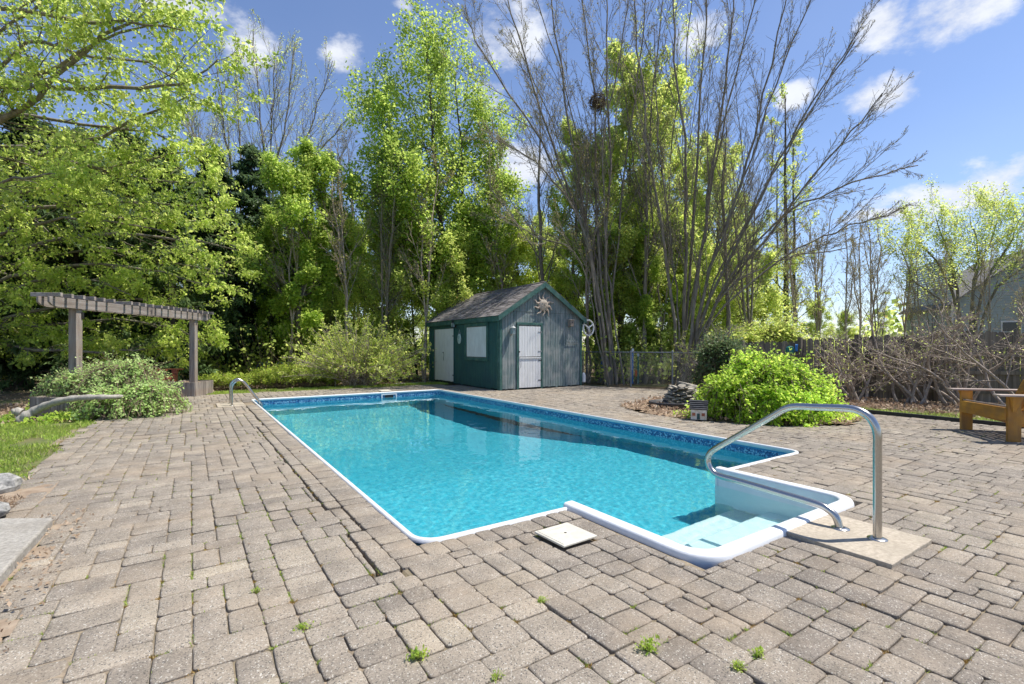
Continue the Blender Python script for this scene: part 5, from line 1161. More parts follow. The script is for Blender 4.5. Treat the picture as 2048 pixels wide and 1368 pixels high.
fan('bare_tree', 'many-stemmed nearly bare tree with the bird nest, rising just right of the shed', on(1226, 16.6), [
    (.17, (1198, 620, 16.6), (1172, 440, 16.6), (1130, 200, 16.5), (1090, -80, 16.4)), (.13, (1190, 560, 16.4), (1120, 330, 16.1), (1050, 120, 15.9), (1000, -60, 15.8)),
    (.14, (1212, 560, 16.7), (1222, 330, 16.8), (1212, 130, 16.9), (1216, -100, 17)), (.10, (1180, 500, 16.3), (1080, 280, 15.8), (965, 110, 15.5), (930, 20, 15.4)),
    (.10, (1192, 400, 16.7), (1190, 220, 16.8), (1172, 60, 16.9), (1150, -100, 17)), (.08, (1170, 470, 16), (1075, 330, 15.2), (990, 280, 14.8)),
    (.09, (1236, 480, 17), (1262, 250, 17.2), (1290, 40, 17.3), (1300, -80, 17.3)), (.05, (1160, 520, 15.9), (1060, 470, 15.1), (985, 380, 14.8)), (.08, (1205, 500, 16.9), (1150, 250, 17), (1060, -40, 17.1)), (.07, (1215, 500, 16.3), (1205, 300, 16.1), (1250, 60, 15.9), (1265, -60, 15.9)), (.06, (1180, 480, 16.9), (1110, 260, 17), (1020, 60, 17))], 31, buds=16000)
fan('bare_tree', 'fan of tall bare trunks spreading up and right from one base behind the slate heap', on(1366, 16.2), [
    (.14, (1345, 600, 16.2), (1310, 380, 16.2), (1282, 160, 16.2), (1262, -80, 16.2)), (.15, (1370, 560, 16.3), (1372, 330, 16.4), (1350, 120, 16.4), (1345, -100, 16.4)),
    (.14, (1395, 570, 16), (1425, 330, 15.9), (1455, 120, 15.8), (1480, -80, 15.8)), (.14, (1410, 590, 15.8), (1480, 370, 15.5), (1530, 180, 15.2), (1580, -50, 15)),
    (.13, (1420, 600, 15.7), (1520, 400, 15.1), (1600, 250, 14.8), (1710, 80, 14.5)), (.11, (1440, 590, 15.6), (1560, 440, 14.9), (1680, 290, 14.4), (1765, 190, 14.2)),
    (.09, (1450, 570, 15.4), (1570, 430, 14.7), (1700, 370, 14.2), (1840, 330, 13.9)), (.08, (1450, 610, 15.3), (1590, 500, 14.7), (1700, 455, 14.4), (1800, 420, 14.2)),
    (.12, (1385, 500, 16.6), (1395, 260, 16.7), (1412, 40, 16.8), (1420, -90, 16.8)), (.09, (1400, 520, 16.5), (1440, 280, 16.6), (1500, 40, 16.6), (1520, -60, 16.6)), (.09, (1420, 540, 16.2), (1500, 320, 16), (1570, 120, 15.9), (1640, -40, 15.8)), (.08, (1350, 560, 16.4), (1318, 300, 16.5), (1310, 60, 16.6)), (.07, (1430, 560, 16), (1540, 360, 15.8), (1650, 170, 15.6), (1720, 60, 15.5)), (.06, (1440, 600, 15.4), (1560, 520, 15), (1690, 500, 14.7))], 32, buds=9000, bsize=.04)
fan('bare_tree', 'slimmer clump of grey stems between the two big bare trees', on(1318, 17.4), [
    (.09, (1316, 560, 17.4), (1300, 320, 17.4), (1320, 60, 17.5), (1330, -60, 17.5)), (.08, (1300, 560, 17.4), (1272, 350, 17.3), (1240, 120, 17.2)),
    (.07, (1335, 560, 17.5), (1340, 330, 17.6), (1375, 100, 17.7), (1390, -60, 17.7))], 33, buds=6000, leaf='leaf_olive', bsize=.08)
def nest():
    p = at(1195, 205, 16.8); t_ = thing('bird_nest', 'dark ball of sticks, a nest high in the bare tree right of the shed', 'nest', p); m = MB(); r = random.Random(4)
    for i in range(130):
        a = r.uniform(0, 6.28); b = r.gauss(0, .5); c = Vector((.24*math.cos(a)*math.cos(b), .24*math.sin(a)*math.cos(b), .27*math.sin(b))); d = Vector((-math.sin(a), math.cos(a), r.gauss(0, .4)))*r.uniform(.1, .24)
        m.tube([c-d, c*1.08, c+d], .009, 4, caps=False)
    m.build('sticks', 'nest_sticks', t_); MB().lathe([(0, -.2), (.15, -.16), (.2, 0), (.15, .1), (0, .06)], n=10).build('bowl', 'nest_sticks', t_)
nest()
# ---- the big spreading tree on the left -----------------------------
def left_tree():
    g = np.random.default_rng(9); w = Wood(); o = on(-330, 12.4); 
    tr = path_branch([(0, 0, -.1), (.1, 0, 2.5), (-.1, .1, 5.5), (.1, .2, 9), (.3, 0, 12.5)], .30, .04, 14, .03, g); w.add(tr, 10)
    L_ = [  # pixel control points of limbs with their forward distance, radius at the trunk
        (.10, (-120, 330, 10.6), (0, 245, 10), (82, 180, 9.6), (225, 61, 9.2), (330, 8, 9)), (.10, (-120, 420, 10.6), (0, 342, 10), (115, 297, 9.7), (262, 246, 9.4), (380, 200, 9.3)),
        (.08, (-100, 250, 11), (0, 168, 10.5), (110, 139, 10.2), (196, 82, 10), (350, 30, 9.8)), (.07, (-100, 260, 11), (60, 180, 10.8), (245, 178, 10.4), (368, 164, 10.2), (440, 120, 10)),
        (.08, (-120, 440, 11), (0, 389, 10.6), (123, 381, 10.4), (254, 327, 10.2), (400, 300, 10)), (.08, (-110, 450, 11), (25, 421, 10.8), (164, 409, 10.7), (307, 409, 10.6), (470, 415, 10.6)),
        (.08, (-120, 560, 11), (30, 500, 10.8), (200, 470, 10.6), (360, 480, 10.6), (490, 500, 10.7)), (.07, (-120, 620, 11), (0, 560, 10.6), (160, 530, 10.5), (300, 540, 10.5), (420, 570, 10.6)),
        (.07, (-120, 690, 11), (0, 640, 10.6), (130, 610, 10.4), (290, 600, 10.5), (420, 640, 10.8)), (.075, (-120, 690, 11), (0, 690, 10.6), (141, 703, 10.3), (250, 700, 10.3), (350, 690, 10.5)),
        (.06, (-120, 660, 11.3), (60, 650, 11.2), (200, 640, 11.2), (330, 650, 11.4), (400, 680, 11.4)), (.06, (-130, 330, 11.5), (20, 290, 11.6), (160, 330, 11.8), (300, 360, 12), (430, 370, 12.2)),
        (.06, (-130, 150, 11.2), (0, 60, 11), (90, 10, 10.9), (180, -40, 10.8)), (.07, (-150, 90, 10.6), (-20, 20, 10), (120, 40, 9.6), (260, 40, 9.4), (370, 60, 9.3)),
        (.06, (-140, 520, 10.2), (0, 470, 9.6), (100, 440, 9.4), (220, 440, 9.3), (330, 460, 9.4)), (.06, (-140, 600, 10.4), (-10, 590, 10.1), (80, 560, 9.9), (170, 560, 9.9), (260, 590, 10)),
        (.06, (-130, 240, 11.6), (40, 230, 11.8), (180, 250, 12), (320, 270, 12.2), (420, 330, 12.3)), (.05, (-130, 700, 11), (-20, 660, 10.6), (60, 650, 10.5), (120, 660, 10.5), (190, 680, 10.5)),
        (.05, (-140, 380, 9.8), (-20, 370, 9.3), (60, 350, 9.1), (150, 350, 9)), (.06, (-150, 300, 11), (30, 90, 11), (150, 110, 10.9), (300, 130, 10.8), (390, 190, 10.7)),
        (.06, (-150, 480, 11.6), (0, 450, 11.9), (140, 430, 12.1), (290, 440, 12.3), (440, 450, 12.5)), (.06, (-150, 560, 11.6), (20, 530, 11.8), (170, 500, 12), (320, 520, 12.1), (460, 545, 12.2))]
    bs = []
    for l in L_:
        dd = 2.9 if l[1][1] > 400 else 1.2 if l[1][1] > 300 else .6
        r = l[0]; c = [at(p[0], p[1], p[2]+dd)-o for p in l[1:]]; z = max(1.0, min(11, c[0].z-.5)); c = [Vector((0, 0, z))]+c; b = path_branch(c, r, .012, 14, .035, g); w.add(b, 6); bs.append(b)
    # limbs on the far and hidden sides
    P, D, L, R_ = spawn(*tr, 22, .2, .98, 1.2, .15, 0, .3, g, bias=(-1.2, .4, 0), length=1); b = grow(P, D, g.uniform(3.0, 5, len(P)), R_*.5, np.full(len(P), .01), 14, .06, (0, 0, .0), g); w.add(b, 4); bs.append(b)
    T = (np.concatenate([b[0] for b in bs]), np.concatenate([b[1] for b in bs]))
    P, D, L, R_ = spawn(*T, 17, .22, 1, .75, .2, .20, .42, g, bias=(0, 0, 0), taper=.5); D[:, 2] *= .55; b1 = grow(P, D, L, R_, np.full(len(P), .004), 6, .10, (0, 0, -.01), g); w.add(b1, 3)
    P, D, L, R_ = spawn(*b1, 9, .12, 1, .75, .2, .42, .5, g); D[:, 2] *= .6; b2 = grow(P, D, L, R_, np.full(len(P), .0028), 4, .13, (0, 0, -.02), g); hk = g.random(len(P)) < .5; w.add((b2[0][hk], b2[1][hk]), 3)
    P, D, L, R_ = spawn(*b2, 5, .2, 1, .7, .2, .5, .6, g); b3 = grow(P, D, L, R_, np.full(len(P), .002), 2, .15, (0, 0, -.05), g)
    kp = g.random(len(b3[0])) < .8; q, d = sample(b3[0][kp], 104000, g, .0, 1, .05)
    plant('beech_tree', 'broad spreading tree with layered limbs in lime spring leaf filling the left side', 'tree', o, w.mesh('trunk', 'bark_grey'), leafmesh('crown', q, d, .092, 'leaf_lime', g, .75, .30, .5))
left_tree()
# ---- hemlocks behind it --------------------------------------------
HM = [(-150, 15, 'hem_a', 1.15), (40, 16.5, 'hem_a', 1.0), (150, 15.5, 'hem_b', 1.1), (255, 17.5, 'hem_a', .98), (345, 16.2, 'hem_b', 1.05), (425, 18.5, 'hem_a', .93), (500, 19.5, 'hem_a', 1.0), (560, 21, 'hem_b', 1.05)]
HL = ['dark hemlock behind the spreading tree, beyond the left edge of the view', 'dark hemlock deep behind the left end of the pergola beam', 'smaller dark hemlock showing under the pergola beam near its left post',
      'dark hemlock behind the middle of the pergola beam', 'smaller dark hemlock just left of the far pergola post', 'dark hemlock rising right behind the far pergola post', 'tall dark hemlock with pointed top below the bare trees on the left', 'mid green hemlock behind the rounded bright green tree']
for (px, dep, k, s), lab in zip(HM, HL): put(k, 'hemlock_tree', lab, 'tree', px, dep, sc_=s, group='dark hemlocks at the left edge of the wood')
for px, dep, s in ((-330, 17, 1.2), (95, 21, 1.15), (300, 23, 1.1), (210, 26, 1.2), (420, 27, 1.0)): put('hem_a', 'hemlock_tree', 'dark hemlock standing deep in the wood behind the front row of hemlocks', 'tree', px, dep, sc_=s, group='hemlocks deeper in the wood')
# ---- bare trees on the skyline, left --------------------------------
fan('bare_tree', 'wide bare tree with pale forked limbs on the skyline above the hemlocks, leftmost', on(468, 24), [(.16, (455, 470, 24), (405, 330, 24), (365, 200, 24)), (.16, (470, 420, 24), (450, 260, 24), (430, 90, 24)), (.14, (480, 430, 24), (478, 260, 24), (470, 110, 24)), (.10, (440, 380, 23), (395, 280, 23), (345, 235, 23))], 34, buds=5000, leaf='leaf_olive', bsize=.07, r0=.1)
fan('bare_tree', 'tall bare tree spreading rightward on the skyline just left of the cloud', on(535, 25), [(.16, (530, 420, 25), (520, 250, 25), (505, 60, 25)), (.17, (545, 400, 25), (570, 250, 25), (590, 85, 25)), (.15, (560, 400, 25), (615, 270, 25), (665, 120, 25)), (.12, (560, 420, 25), (625, 320, 25), (690, 240, 25)), (.11, (540, 330, 25), (545, 200, 25), (548, 90, 25))], 35, buds=5000, leaf='leaf_olive', bsize=.07)
for (px, dep, k, s, lab) in ((655, 30, 'bare_b', 1.0, 'bare tree between the rounded green tree and the tall maple'), (722, 26, 'bare_b', .80, 'low bare tree left of the tall maple with blue sky behind'), (395, 28, 'bare_a', .95, 'faint bare tree half hidden by the spreading tree limbs'), (1020, 26, 'bare_b', .72, 'low bare dark-limbed tree against the sky between the maple and the nest tree')):
    put(k, 'bare_tree', lab, 'tree', px, dep, sc_=s)
# ---- named leafy trees ----------------------------------------------
TR = [('maple_a', 610, 17.2, .93, 'rounded bright green tree between the hemlocks and the tall maple'), ('maple_a', 545, 18.5, .72, 'smaller bright green tree left of the rounded one, above the low hedge'), ('maple_a', 668, 19.5, .80, 'bright green tree directly behind the arching shrub on its left side'),
      ('maple_b', 1150, 19.5, .80, 'slender leafy tree right behind the shed roof peak'), ('maple_b', 1252, 19, 1.02, 'tall slender leafy tree between the shed and the fan of bare trunks'), ('maple_b', 1335, 20, .98, 'tall leafy tree behind the fan of bare trunks, left side'), ('maple_b', 1425, 21, .82, 'leafy tree behind the fan of bare trunks, right side'),
      ('young_d', 1290, 18.0, .70, 'yellow-green understorey tree just beyond the chain fence middle'), ('maple_a', 1195, 18.2, .60, 'low leafy tree beside the ornament wheel and the shed corner'), ('young_d', 1480, 23, .78, 'thin yellow-green tree behind the bright weeping shrub'),
      ('young_c', 760, 19.5, .95, 'bushy olive-green tree directly behind the arching shrub'), ('young_c', 835, 20.5, .95, 'bushy olive-green tree at the left rear corner of the shed'), ('young_d', 960, 22, .68, 'olive-green tree behind the middle of the shed roof'), ('young_c', 1050, 21, 1.0, 'bushy tree just behind the shed roof ridge'),
      ('young_c', 1120, 22.5, 1.0, 'bushy tree behind the right half of the shed roof'), ('young_c', 1390, 18.5, .72, 'bushy low tree behind the chain fence right end'), ('young_c', 700, 23, 1.05, 'olive-green tree deep between the rounded tree and the tall maple')]
TR += [('young_c', 915, 19.2, .85, 'bushy yellow-green tree close behind the left end of the shed roof'), ('young_c', 1005, 19.6, .80, 'bushy yellow-green tree touching the shed roof from behind'), ('maple_a', 1290, 17.6, .62, 'low bright leafy tree behind the chain fence, right of the nest tree'), ('young_c', 1230, 18.4, .85, 'bushy tree directly behind the base of the nest tree'), ('young_c', 1345, 18.8, .95, 'bushy tree behind the slim grey stems'),
       ('young_c', 600, 20.5, .95, 'bushy tree under the rounded bright green one'), ('young_c', 655, 18.6, .75, 'bushy low tree at the left shoulder of the arching shrub'), ('young_d', 1390, 24, .95, 'tall thin-leaved tree showing through the fan of bare trunks'), ('young_d', 1210, 23, 1.0, 'tall thin-leaved tree showing through the nest tree stems'), ('maple_b', 1075, 24, .62, 'slim leafy tree over the shed roof ridge, left of the slender one'), ('young_c', 800, 22, 1.2, 'larger bushy tree in the gap between arching shrub and tall maple'), ('young_c', 1450, 19.5, .8, 'bushy tree at the right foot of the fan of bare trunks'), ('young_c', 1520, 21, .8, 'bushy tree behind the slim dark trunk on the right')]
for k, px, dep, s, lab in TR: put(k, 'leafy_tree', lab, 'tree', px, dep, sc_=s)
# ---- right side ------------------------------------------------------
def pale_tree():
    g = np.random.default_rng(41); w = Wood(); o = on(1935, 22.5); ss = []
    for (a, b, c, r) in (((1905, 590, 22.5), (1870, 520, 22.4), (1815, 455, 22.3), .08), ((1915, 580, 22.5), (1895, 500, 22.5), (1870, 430, 22.5), .08), ((1945, 580, 22.6), (1955, 500, 22.8), (1940, 430, 22.9), .08), ((1965, 590, 22.4), (2010, 500, 22.3), (2050, 420, 22.2), .08), ((1980, 600, 22.3), (2060, 520, 22), (2120, 430, 22), .07), ((1890, 620, 22), (1830, 560, 21.8), (1790, 480, 21.7), .05), ((1950, 560, 23), (1985, 470, 23.2), (2000, 410, 23.4), .06)):
        t = path_branch([Vector((0, 0, -.1)), at(*a)-o, at(*b)-o, at(*c)-o], r, .01, 12, .04, g); w.add(t, 6); ss.append(t)
    T = (np.concatenate([b[0] for b in ss]), np.concatenate([b[1] for b in ss])); P, D, L, R_ = spawn(*T, 16, .3, 1, .6, .2, .28, .4, g, taper=.4); b1 = grow(P, D, L, R_, np.full(len(P), .006), 6, .08, (0, 0, .10), g); w.add(b1, 3)
    P, D, L, R_ = spawn(*b1, 9, .15, 1, .6, .2, .4, .5, g); b2 = grow(P, D, L, np.maximum(R_, .005), np.full(len(P), .004), 3, .1, (0, 0, .06), g); w.add(b2, 3)
    q, d = sample(b2[0], 26000, g, .2, 1, .12); sel = q[:, 2] > 4.2+g.normal(0, 1.0, len(q)); plant('leafing_tree', 'wide multi-stemmed tree in thin pale green leaf above the house on the right', 'tree', o, w.mesh('trunk', 'bark_grey'), leafmesh('crown', q[sel], d[sel], .066, 'leaf_olive', g))
pale_tree()
r_ = random.Random(77)
SL = ['thin bare sapling beyond the board fence, {}']
for i, (px, dep, s, w_) in enumerate(((1600, 19, .85, 'leftmost above the teal hose reel'), (1648, 22, .98, 'right of the dark twin trunks'), (1690, 20, .8, 'above the right lobe of the bright shrub'), (1722, 24, 1.0, 'tallest of those left of the pale tree'), (1762, 21, .82, 'just left of the pale-leaved tree'), (1800, 25, 1.0, 'under the left edge of the pale-leaved tree'), (1842, 22, .78, 'under the middle of the pale-leaved tree'), (1980, 21, .75, 'in front of the house wall'), (1625, 24, 1.05, 'second from the left above the bright shrub'), (1745, 26, 1.1, 'faint one between the tallest and the pale tree'), (1900, 20, .72, 'low one under the right half of the pale-leaved tree'), (2030, 19, .80, 'at the right edge across the house wall'))):
    put('sapling', 'sapling', 'bare sapling beyond the fence, '+w_, 'sapling', px, dep, sc_=s)
for (px, dep, h, r, lab) in ((1497, 24, 5.2, .11, 'dark straight trunk behind the bushes left of the twin trunks'), (1572, 22, 8.5, .16, 'thickest dark trunk right of the fan, left of the twin pair'), (1588, 22.4, 7.5, .11, 'dark trunk close beside the thickest one on the right'), (1555, 25, 7, .10, 'slim dark trunk left of the thickest one')):
    o = on(px, dep); g = np.random.default_rng(px); w = Wood(); tr = path_branch([(0, 0, -.1), (.02, 0, h*.5), (.1, .1, h*1.5)], r, .02, 10, .02, g); w.add(tr, 8); P, D, L, R_ = spawn(*tr, 22, .3, 1, .8, .2, .16, .3, g); b1 = grow(P, D, L, R_, np.full(len(P), .005), 5, .1, (0, 0, .05), g); w.add(b1, 3)
    P, D, L, R_ = spawn(*b1, 7, .15, 1, .7, .2, .4, .5, g); b2 = grow(P, D, L, np.maximum(R_, .004), np.full(len(P), .003), 3, .1, (0, 0, .03), g); w.add(b2, 3); q, d = sample(b2[0], 2500, g, .2, 1, .05); plant('dark_trunk_tree', lab, 'tree', o, w.mesh('trunk', 'bark_dark'), leafmesh('crown', q, d, .08, 'leaf_olive', g))
# the mass of trees farther off: shared meshes, told apart by nobody
for i in range(46):
    px = -500+i*66+r_.uniform(-25, 25); dep = r_.uniform(27, 44)
    if 1520 < px < 2300: k = r_.choice(['sapling', 'sapling', 'bare_b', 'young_c']); s = {'sapling': 1.0, 'bare_b': .36, 'young_c': .68}[k]*r_.uniform(.8, 1.15)
    elif px < 560: k = r_.choice(['bare_a', 'young_d', 'hem_a']); s = r_.uniform(.7, .95)
    else: k = r_.choice(['young_d', 'young_c', 'bare_a', 'bare_a', 'young_c']); s = r_.uniform(.75, 1.0)*(1.15 if k == 'young_c' else .85)
    lab = {'sapling': 'thin bare sapling far off in the wood beyond the fence', 'bare_b': 'bare forked tree deep in the wood', 'bare_a': 'bare single-trunked tree deep in the wood', 'young_c': 'bushy olive-green tree deep in the wood', 'young_d': 'tall thin-leaved tree deep in the wood', 'hem_a': 'dark conifer in the far depth of the wood', 'maple_b': 'slender bright-leaved tree deep in the wood'}[k]
    lab += ', behind '+('the spreading tree on the left' if px < 150 else 'the pergola' if px < 450 else 'the rounded green tree' if px < 700 else 'the tall maple' if px < 960 else 'the shed roof' if px < 1180 else 'the nest tree' if px < 1340 else 'the fan of bare trunks' if px < 1560 else 'the board fence' if px < 1850 else 'the neighbour house')
    lab = lab.replace(' beyond the fence, behind the board fence', ', behind the board fence').replace(' beyond the fence', '')
    put(k, 'far_tree', lab, 'tree', px, dep, sc_=s, group='trees in the depth of the wood')
for i in range(24):   # wood carries on round the garden, out of the frame too
    a = R(100+i*11); d = r_.uniform(26, 38); k = r_.choice(['young_d', 'maple_b', 'bare_a']); w_, l_ = S[k]
    plant('far_tree', {'young_d': 'tall thin-leaved tree deep in the wood', 'bare_a': 'bare single-trunked tree deep in the wood', 'maple_b': 'slender bright-leaved tree deep in the wood'}[k], 'tree', (4+d*math.cos(a), 6+d*math.sin(a), 0), w_, l_, group='trees in the depth of the wood', rz=r_.uniform(0, 6), scale=r_.uniform(.6, .9)) if i > 12 else None
for (px, dep, k, sc_, w_) in ((575, 16.9, 'sapling', 1.0, 'left of the arching shrub'), (700, 17.5, 'sapling', 1.15, 'behind the crown of the arching shrub'), (765, 18.5, 'bare_b', .55, 'behind the right half of the arching shrub'), (845, 18, 'sapling', 1.1, 'at the rear left corner of the shed'),
    (1010, 19, 'sapling', 1.2, 'above the middle of the shed roof'), (1085, 18.6, 'bare_a', .72, 'above the shed roof peak'), (1175, 17.4, 'sapling', 1.1, 'at the ornament wheel'), (1290, 17.2, 'bare_a', .62, 'between the nest tree and the slim grey stems'), (1455, 16.6, 'bare_a', .6, 'at the right foot of the fan of trunks'), (1500, 17.5, 'bare_b', .55, 'above the loose green bush on the right')):
    put(k, 'thin_tree', 'thin nearly bare tree, '+w_, 'tree', px, dep, sc_=sc_)
# distant treeline: one mass of foliage
def far_mass():
    g = np.random.default_rng(71); n = 26000; a = g.uniform(R(-20), R(120), n); d = g.uniform(48, 66, n); top = 3.4+2.2*np.sin(a*9)+1.2*np.sin(a*23+1)+g.normal(0, .6, n); z = g.random(n)**1.2*np.maximum(top, 1)
    P = np.stack([d*np.cos(a), d*np.sin(a), z], 1); link('treeline_foliage', leafmesh('treeline', P, np.zeros((n, 3)), .45, 'leaf_olive', g, .2), None, 'stuff')
far_mass()

# ---- shrubs ----------------------------------------------------------
def arching():
    g = np.random.default_rng(51); w = Wood(); o = on(722, 15.7); n = 150; a = g.uniform(0, 2*np.pi, n); el = g.uniform(.45, 1.35, n)
    P0 = np.stack([g.normal(0, .22, n), g.normal(0, .22, n), np.full(n, -.02)], 1); D = np.stack([np.cos(a)*np.cos(el), np.sin(a)*np.cos(el), np.sin(el)], 1); L = 1.95*g.uniform(.75, 1.25, n)*(1+.15*np.cos(el))
    b1 = grow(P0, D, L, np.full(n, .013), np.full(n, .005), 9, .05, (0, 0, -.045), g); w.add(b1, 4); P, D, L, R_ = spawn(*b1, 9, .25, 1, .5, .15, .26, .6, g); b2 = grow(P, D, L, np.maximum(R_*.7, .004), np.full(len(P), .003), 4, .08, (0, 0, -.02), g); w.add(b2, 3)
    P, D, L, R_ = spawn(*b2, 4, .2, 1, .5, .15, .45, .7, g); b3 = grow(P, D, L, np.full(len(P), .003), np.full(len(P), .002), 1, .1, (0, 0, 0), g); w.add(b3, 3)
    q, d = sample(b3[0], 26000, g, .1, 1, .02); plant('arching_shrub', 'big arching twiggy shrub with tiny yellow-green leaves left of the shed', 'shrub', o, w.mesh('stems', 'twig_grey'), leafmesh('leaves', q, d, .045, 'leaf_olive', g, .1), 'stems', 'leaves')
arching()
def mound(name, label, loc, lobes, nstem, nleaf, size, lm, tw, seed, rz=0, rag=.05, bare=0.12):
    """weeping stems falling from crown points; leaves ride on the falls"""
    g = np.random.default_rng(seed); w = Wood(); PT = []
    for (cx_, cy_, h, rx, ry, wt) in lobes:
        n = int(nstem*wt); a = g.uniform(0, 2*np.pi, n); rr = g.uniform(.25, 1.0, n)**.6*g.uniform(.85, 1.08, n); hh = h*g.uniform(.72, 1.04, n); K = 9; t = np.linspace(0, 1, K+1)[None]
        wob = 1+.10*np.sin(a*5+seed)[:, None]; x = cx_+(rx*rr*np.cos(a))[:, None]*t*wob; y = cy_+(ry*rr*np.sin(a))[:, None]*t*wob
        end = g.uniform(0, .35, n)[:, None]; z = hh[:, None]*np.clip(.55+.9*t-1.45*t**2.6*(1-end)-end*.9*t, .02, 1.1)
        p = np.stack([x, y, np.maximum(z, .02)], -1)+g.normal(0, rag*.4, (n, K+1, 3)); rad = .011*(1-t*.7)*np.ones((n, 1)); w.add((p, rad), 3); PT.append(p)
    T = np.concatenate(PT); rad = np.full(T.shape[:2], .006); P, D, L, R_ = spawn(T, rad, 9, .25, 1, .6, .2, .24, .6, g, bias=(0, 0, .6)); b2 = grow(P, D, L, np.full(len(P), .004), np.full(len(P), .002), 2, .15, (0, 0, -.10), g); w.add(b2, 3)
    keep = b2[0][g.random(len(P)) > bare]; q, d = sample(keep, nleaf, g, 0, 1, rag*.45); q[:, 2] = np.maximum(q[:, 2], .01)
    return plant(name, label, 'shrub', loc, w.mesh('stems', tw), leafmesh('leaves', q, d, size, lm, g, .15, .40, .9), 'stems', 'leaves', rz=rz)
mound('weeping_shrub', 'dense bright green weeping shrub mounded over the bed behind the handrail', on(1535, 8.55), [(0, 0, 1.22, 1.05, .85, .42), (.55, -.05, 1.0, .70, .65, .2), (-.65, -.1, .92, .75, .75, .2), (-.58, -.05, .6, .40, .45, .10), (.0, -.6, .62, .8, .42, .14), (-.3, .1, 1.38, .35, .35, .08), (.85, .1, .85, .45, .4, .08), (-.25, -.55, .75, .4, .35, .08), (.35, .3, 1.28, .4, .4, .06)], 420, 66000, .044, 'leaf_mound', 'twig_brown', 61, rz=-TH, rag=.05)
mound('vine_mound', 'sprawling mound of woody vine with small sage green leaves over the near planter', on(222, 8.95), [(-.62, -.08, .92, .42, .16, .10), (.1, .15, 1.22, .95, .7, .4), (-.95, .55, 1.02, .8, .6, .2), (.75, -.05, .72, .62, .7, .25), (.35, -.35, .66, .8, .6, .2), (-1.45, .6, .8, .6, .5, .08)], 430, 30000, .038, 'leaf_sage', 'twig_brown', 62, rz=-TH, rag=.055, bare=.5)
mound('low_shrub', 'small leafy tuft between the log and the left planter boards', on(95, 8.9), [(0, 0, .26, .4, .3, 1)], 60, 3500, .04, 'leaf_mound', 'twig_brown', 63, rz=-TH)
mound('back_shrub', 'loose green bush above the left end of the board fence', on(1545, 16.5), [(0, 0, 2.5, 1.6, 1.2, .5), (-1.1, 0, 2.0, 1.2, 1, .3), (1.2, 0, 1.8, 1.2, 1, .2)], 300, 26000, .075, 'leaf_olive', 'twig_brown', 64, rz=-TH, rag=.16)
mound('conifer_shrub', 'dark grey-green shrub behind the left edge of the bright weeping shrub', on(1445, 12.9), [(0, 0, 1.7, .75, .6, 1)], 200, 16000, .06, 'needles_mid', 'twig_brown', 65, rz=-TH, rag=.12)
def hedge():
    g = np.random.default_rng(55); o = on(545, 14.8); n = 1000; u = g.uniform(-2.1, 1.9, n); v = g.uniform(-.05, 1.1, n); env = np.clip(1-np.abs(u/2.2)**6, .3, 1)*(.78+.22*np.sin(u*2.1+v))
    P0 = np.stack([u, v, np.zeros(n)], 1); D = np.stack([g.normal(0, .35, n), g.normal(-.1, .35, n), np.ones(n)], 1); w = Wood(); b = grow(P0, D, .62*env*g.uniform(.7, 1.2, n), np.full(n, .004), np.full(n, .0025), 4, .12, (0, 0, -.02), g); w.add(b, 3)
    P, D, L, R_ = spawn(*b, 4, .3, 1, .6, .2, .4, .8, g); b2 = grow(P, D, L, np.full(len(P), .003), np.full(len(P), .002), 2, .1, (0, 0, .03), g); w.add(b2, 3)
    q, d = sample(b2[0], 36000, g, .0, 1, .025); q[:, 2] = np.maximum(q[:, 2], .02); plant('low_hedge', 'low loose hedge of fine stems and yellow-green leaves beyond the ladder', 'hedge', o, w.mesh('stems', 'twig_brown'), leafmesh('leaves', q, d, .050, 'leaf_hedge', g, -.2, .3, .3), 'stems', 'leaves', rz=-TH*.35)
hedge()
def bareshrub(label, px, dep, H, spread, seed, lean=(0, 0), nst=8, leafn=450, scale_tw=1.0):
    g = np.random.default_rng(seed); w = Wood(); o = on(px, dep); n = nst; a = g.uniform(0, 2*np.pi, n)
    P0 = np.stack([g.normal(0, .12, n), g.normal(0, .12, n), np.full(n, -.05)], 1); D = np.stack([np.cos(a)*.55+lean[0], np.sin(a)*.45+lean[1], np.ones(n)], 1); b1 = grow(P0, D, H*g.uniform(.75, 1.1, n), np.full(n, .035), np.full(n, .010), 9, .16, (lean[0]*.05, lean[1]*.05, .0), g); w.add(b1, 6)
    P, D, L, R_ = spawn(*b1, 9, .3, 1, 1.0, .25, .42*spread, .5, g, bias=(0, 0, .5)); b2 = grow(P, D, L, R_, np.full(len(P), .004), 6, .16, (0, 0, .03), g); w.add(b2, 4)
    P, D, L, R_ = spawn(*b2, 7, .15, 1, .95, .25, .38, .6, g); b3 = grow(P, D, L, np.maximum(R_, .0035), np.full(len(P), .0025), 3, .18, (0, 0, .03), g); w.add(b3, 3)
    P, D, L, R_ = spawn(*b3, 4, .2, 1, .9, .3, .4, .7, g); b4 = grow(P, D, L, np.full(len(P), .0028), np.full(len(P), .002), 1, .1, (0, 0, 0), g); w.add(b4, 3)
    q, d = sample(b4[0], leafn, g, .3, 1, .02); plant('bare_shrub', label, 'shrub', o, w.mesh('stems', 'twig_grey'), leafmesh('leaves', q, d, .028, 'leaf_olive', g, .1), 'stems', 'leaves', rz=0)
bareshrub('tangled bare shrub in front of the fence, leftmost, right of the bright green shrub', 1712, 11.0, 1.7, 1.0, 81)
bareshrub('tangled bare shrub at the fence centre with the thickest stems', 1830, 10.6, 2.2, 1.15, 82, nst=10)
bareshrub('tangled bare shrub directly behind the orange armchair', 1925, 10.2, 2.3, 1.15, 83)
bareshrub('bare pale-stemmed shrub at the right edge reaching over the armchair', 2060, 9.2, 2.4, 1.1, 84, lean=(-.25, .1))
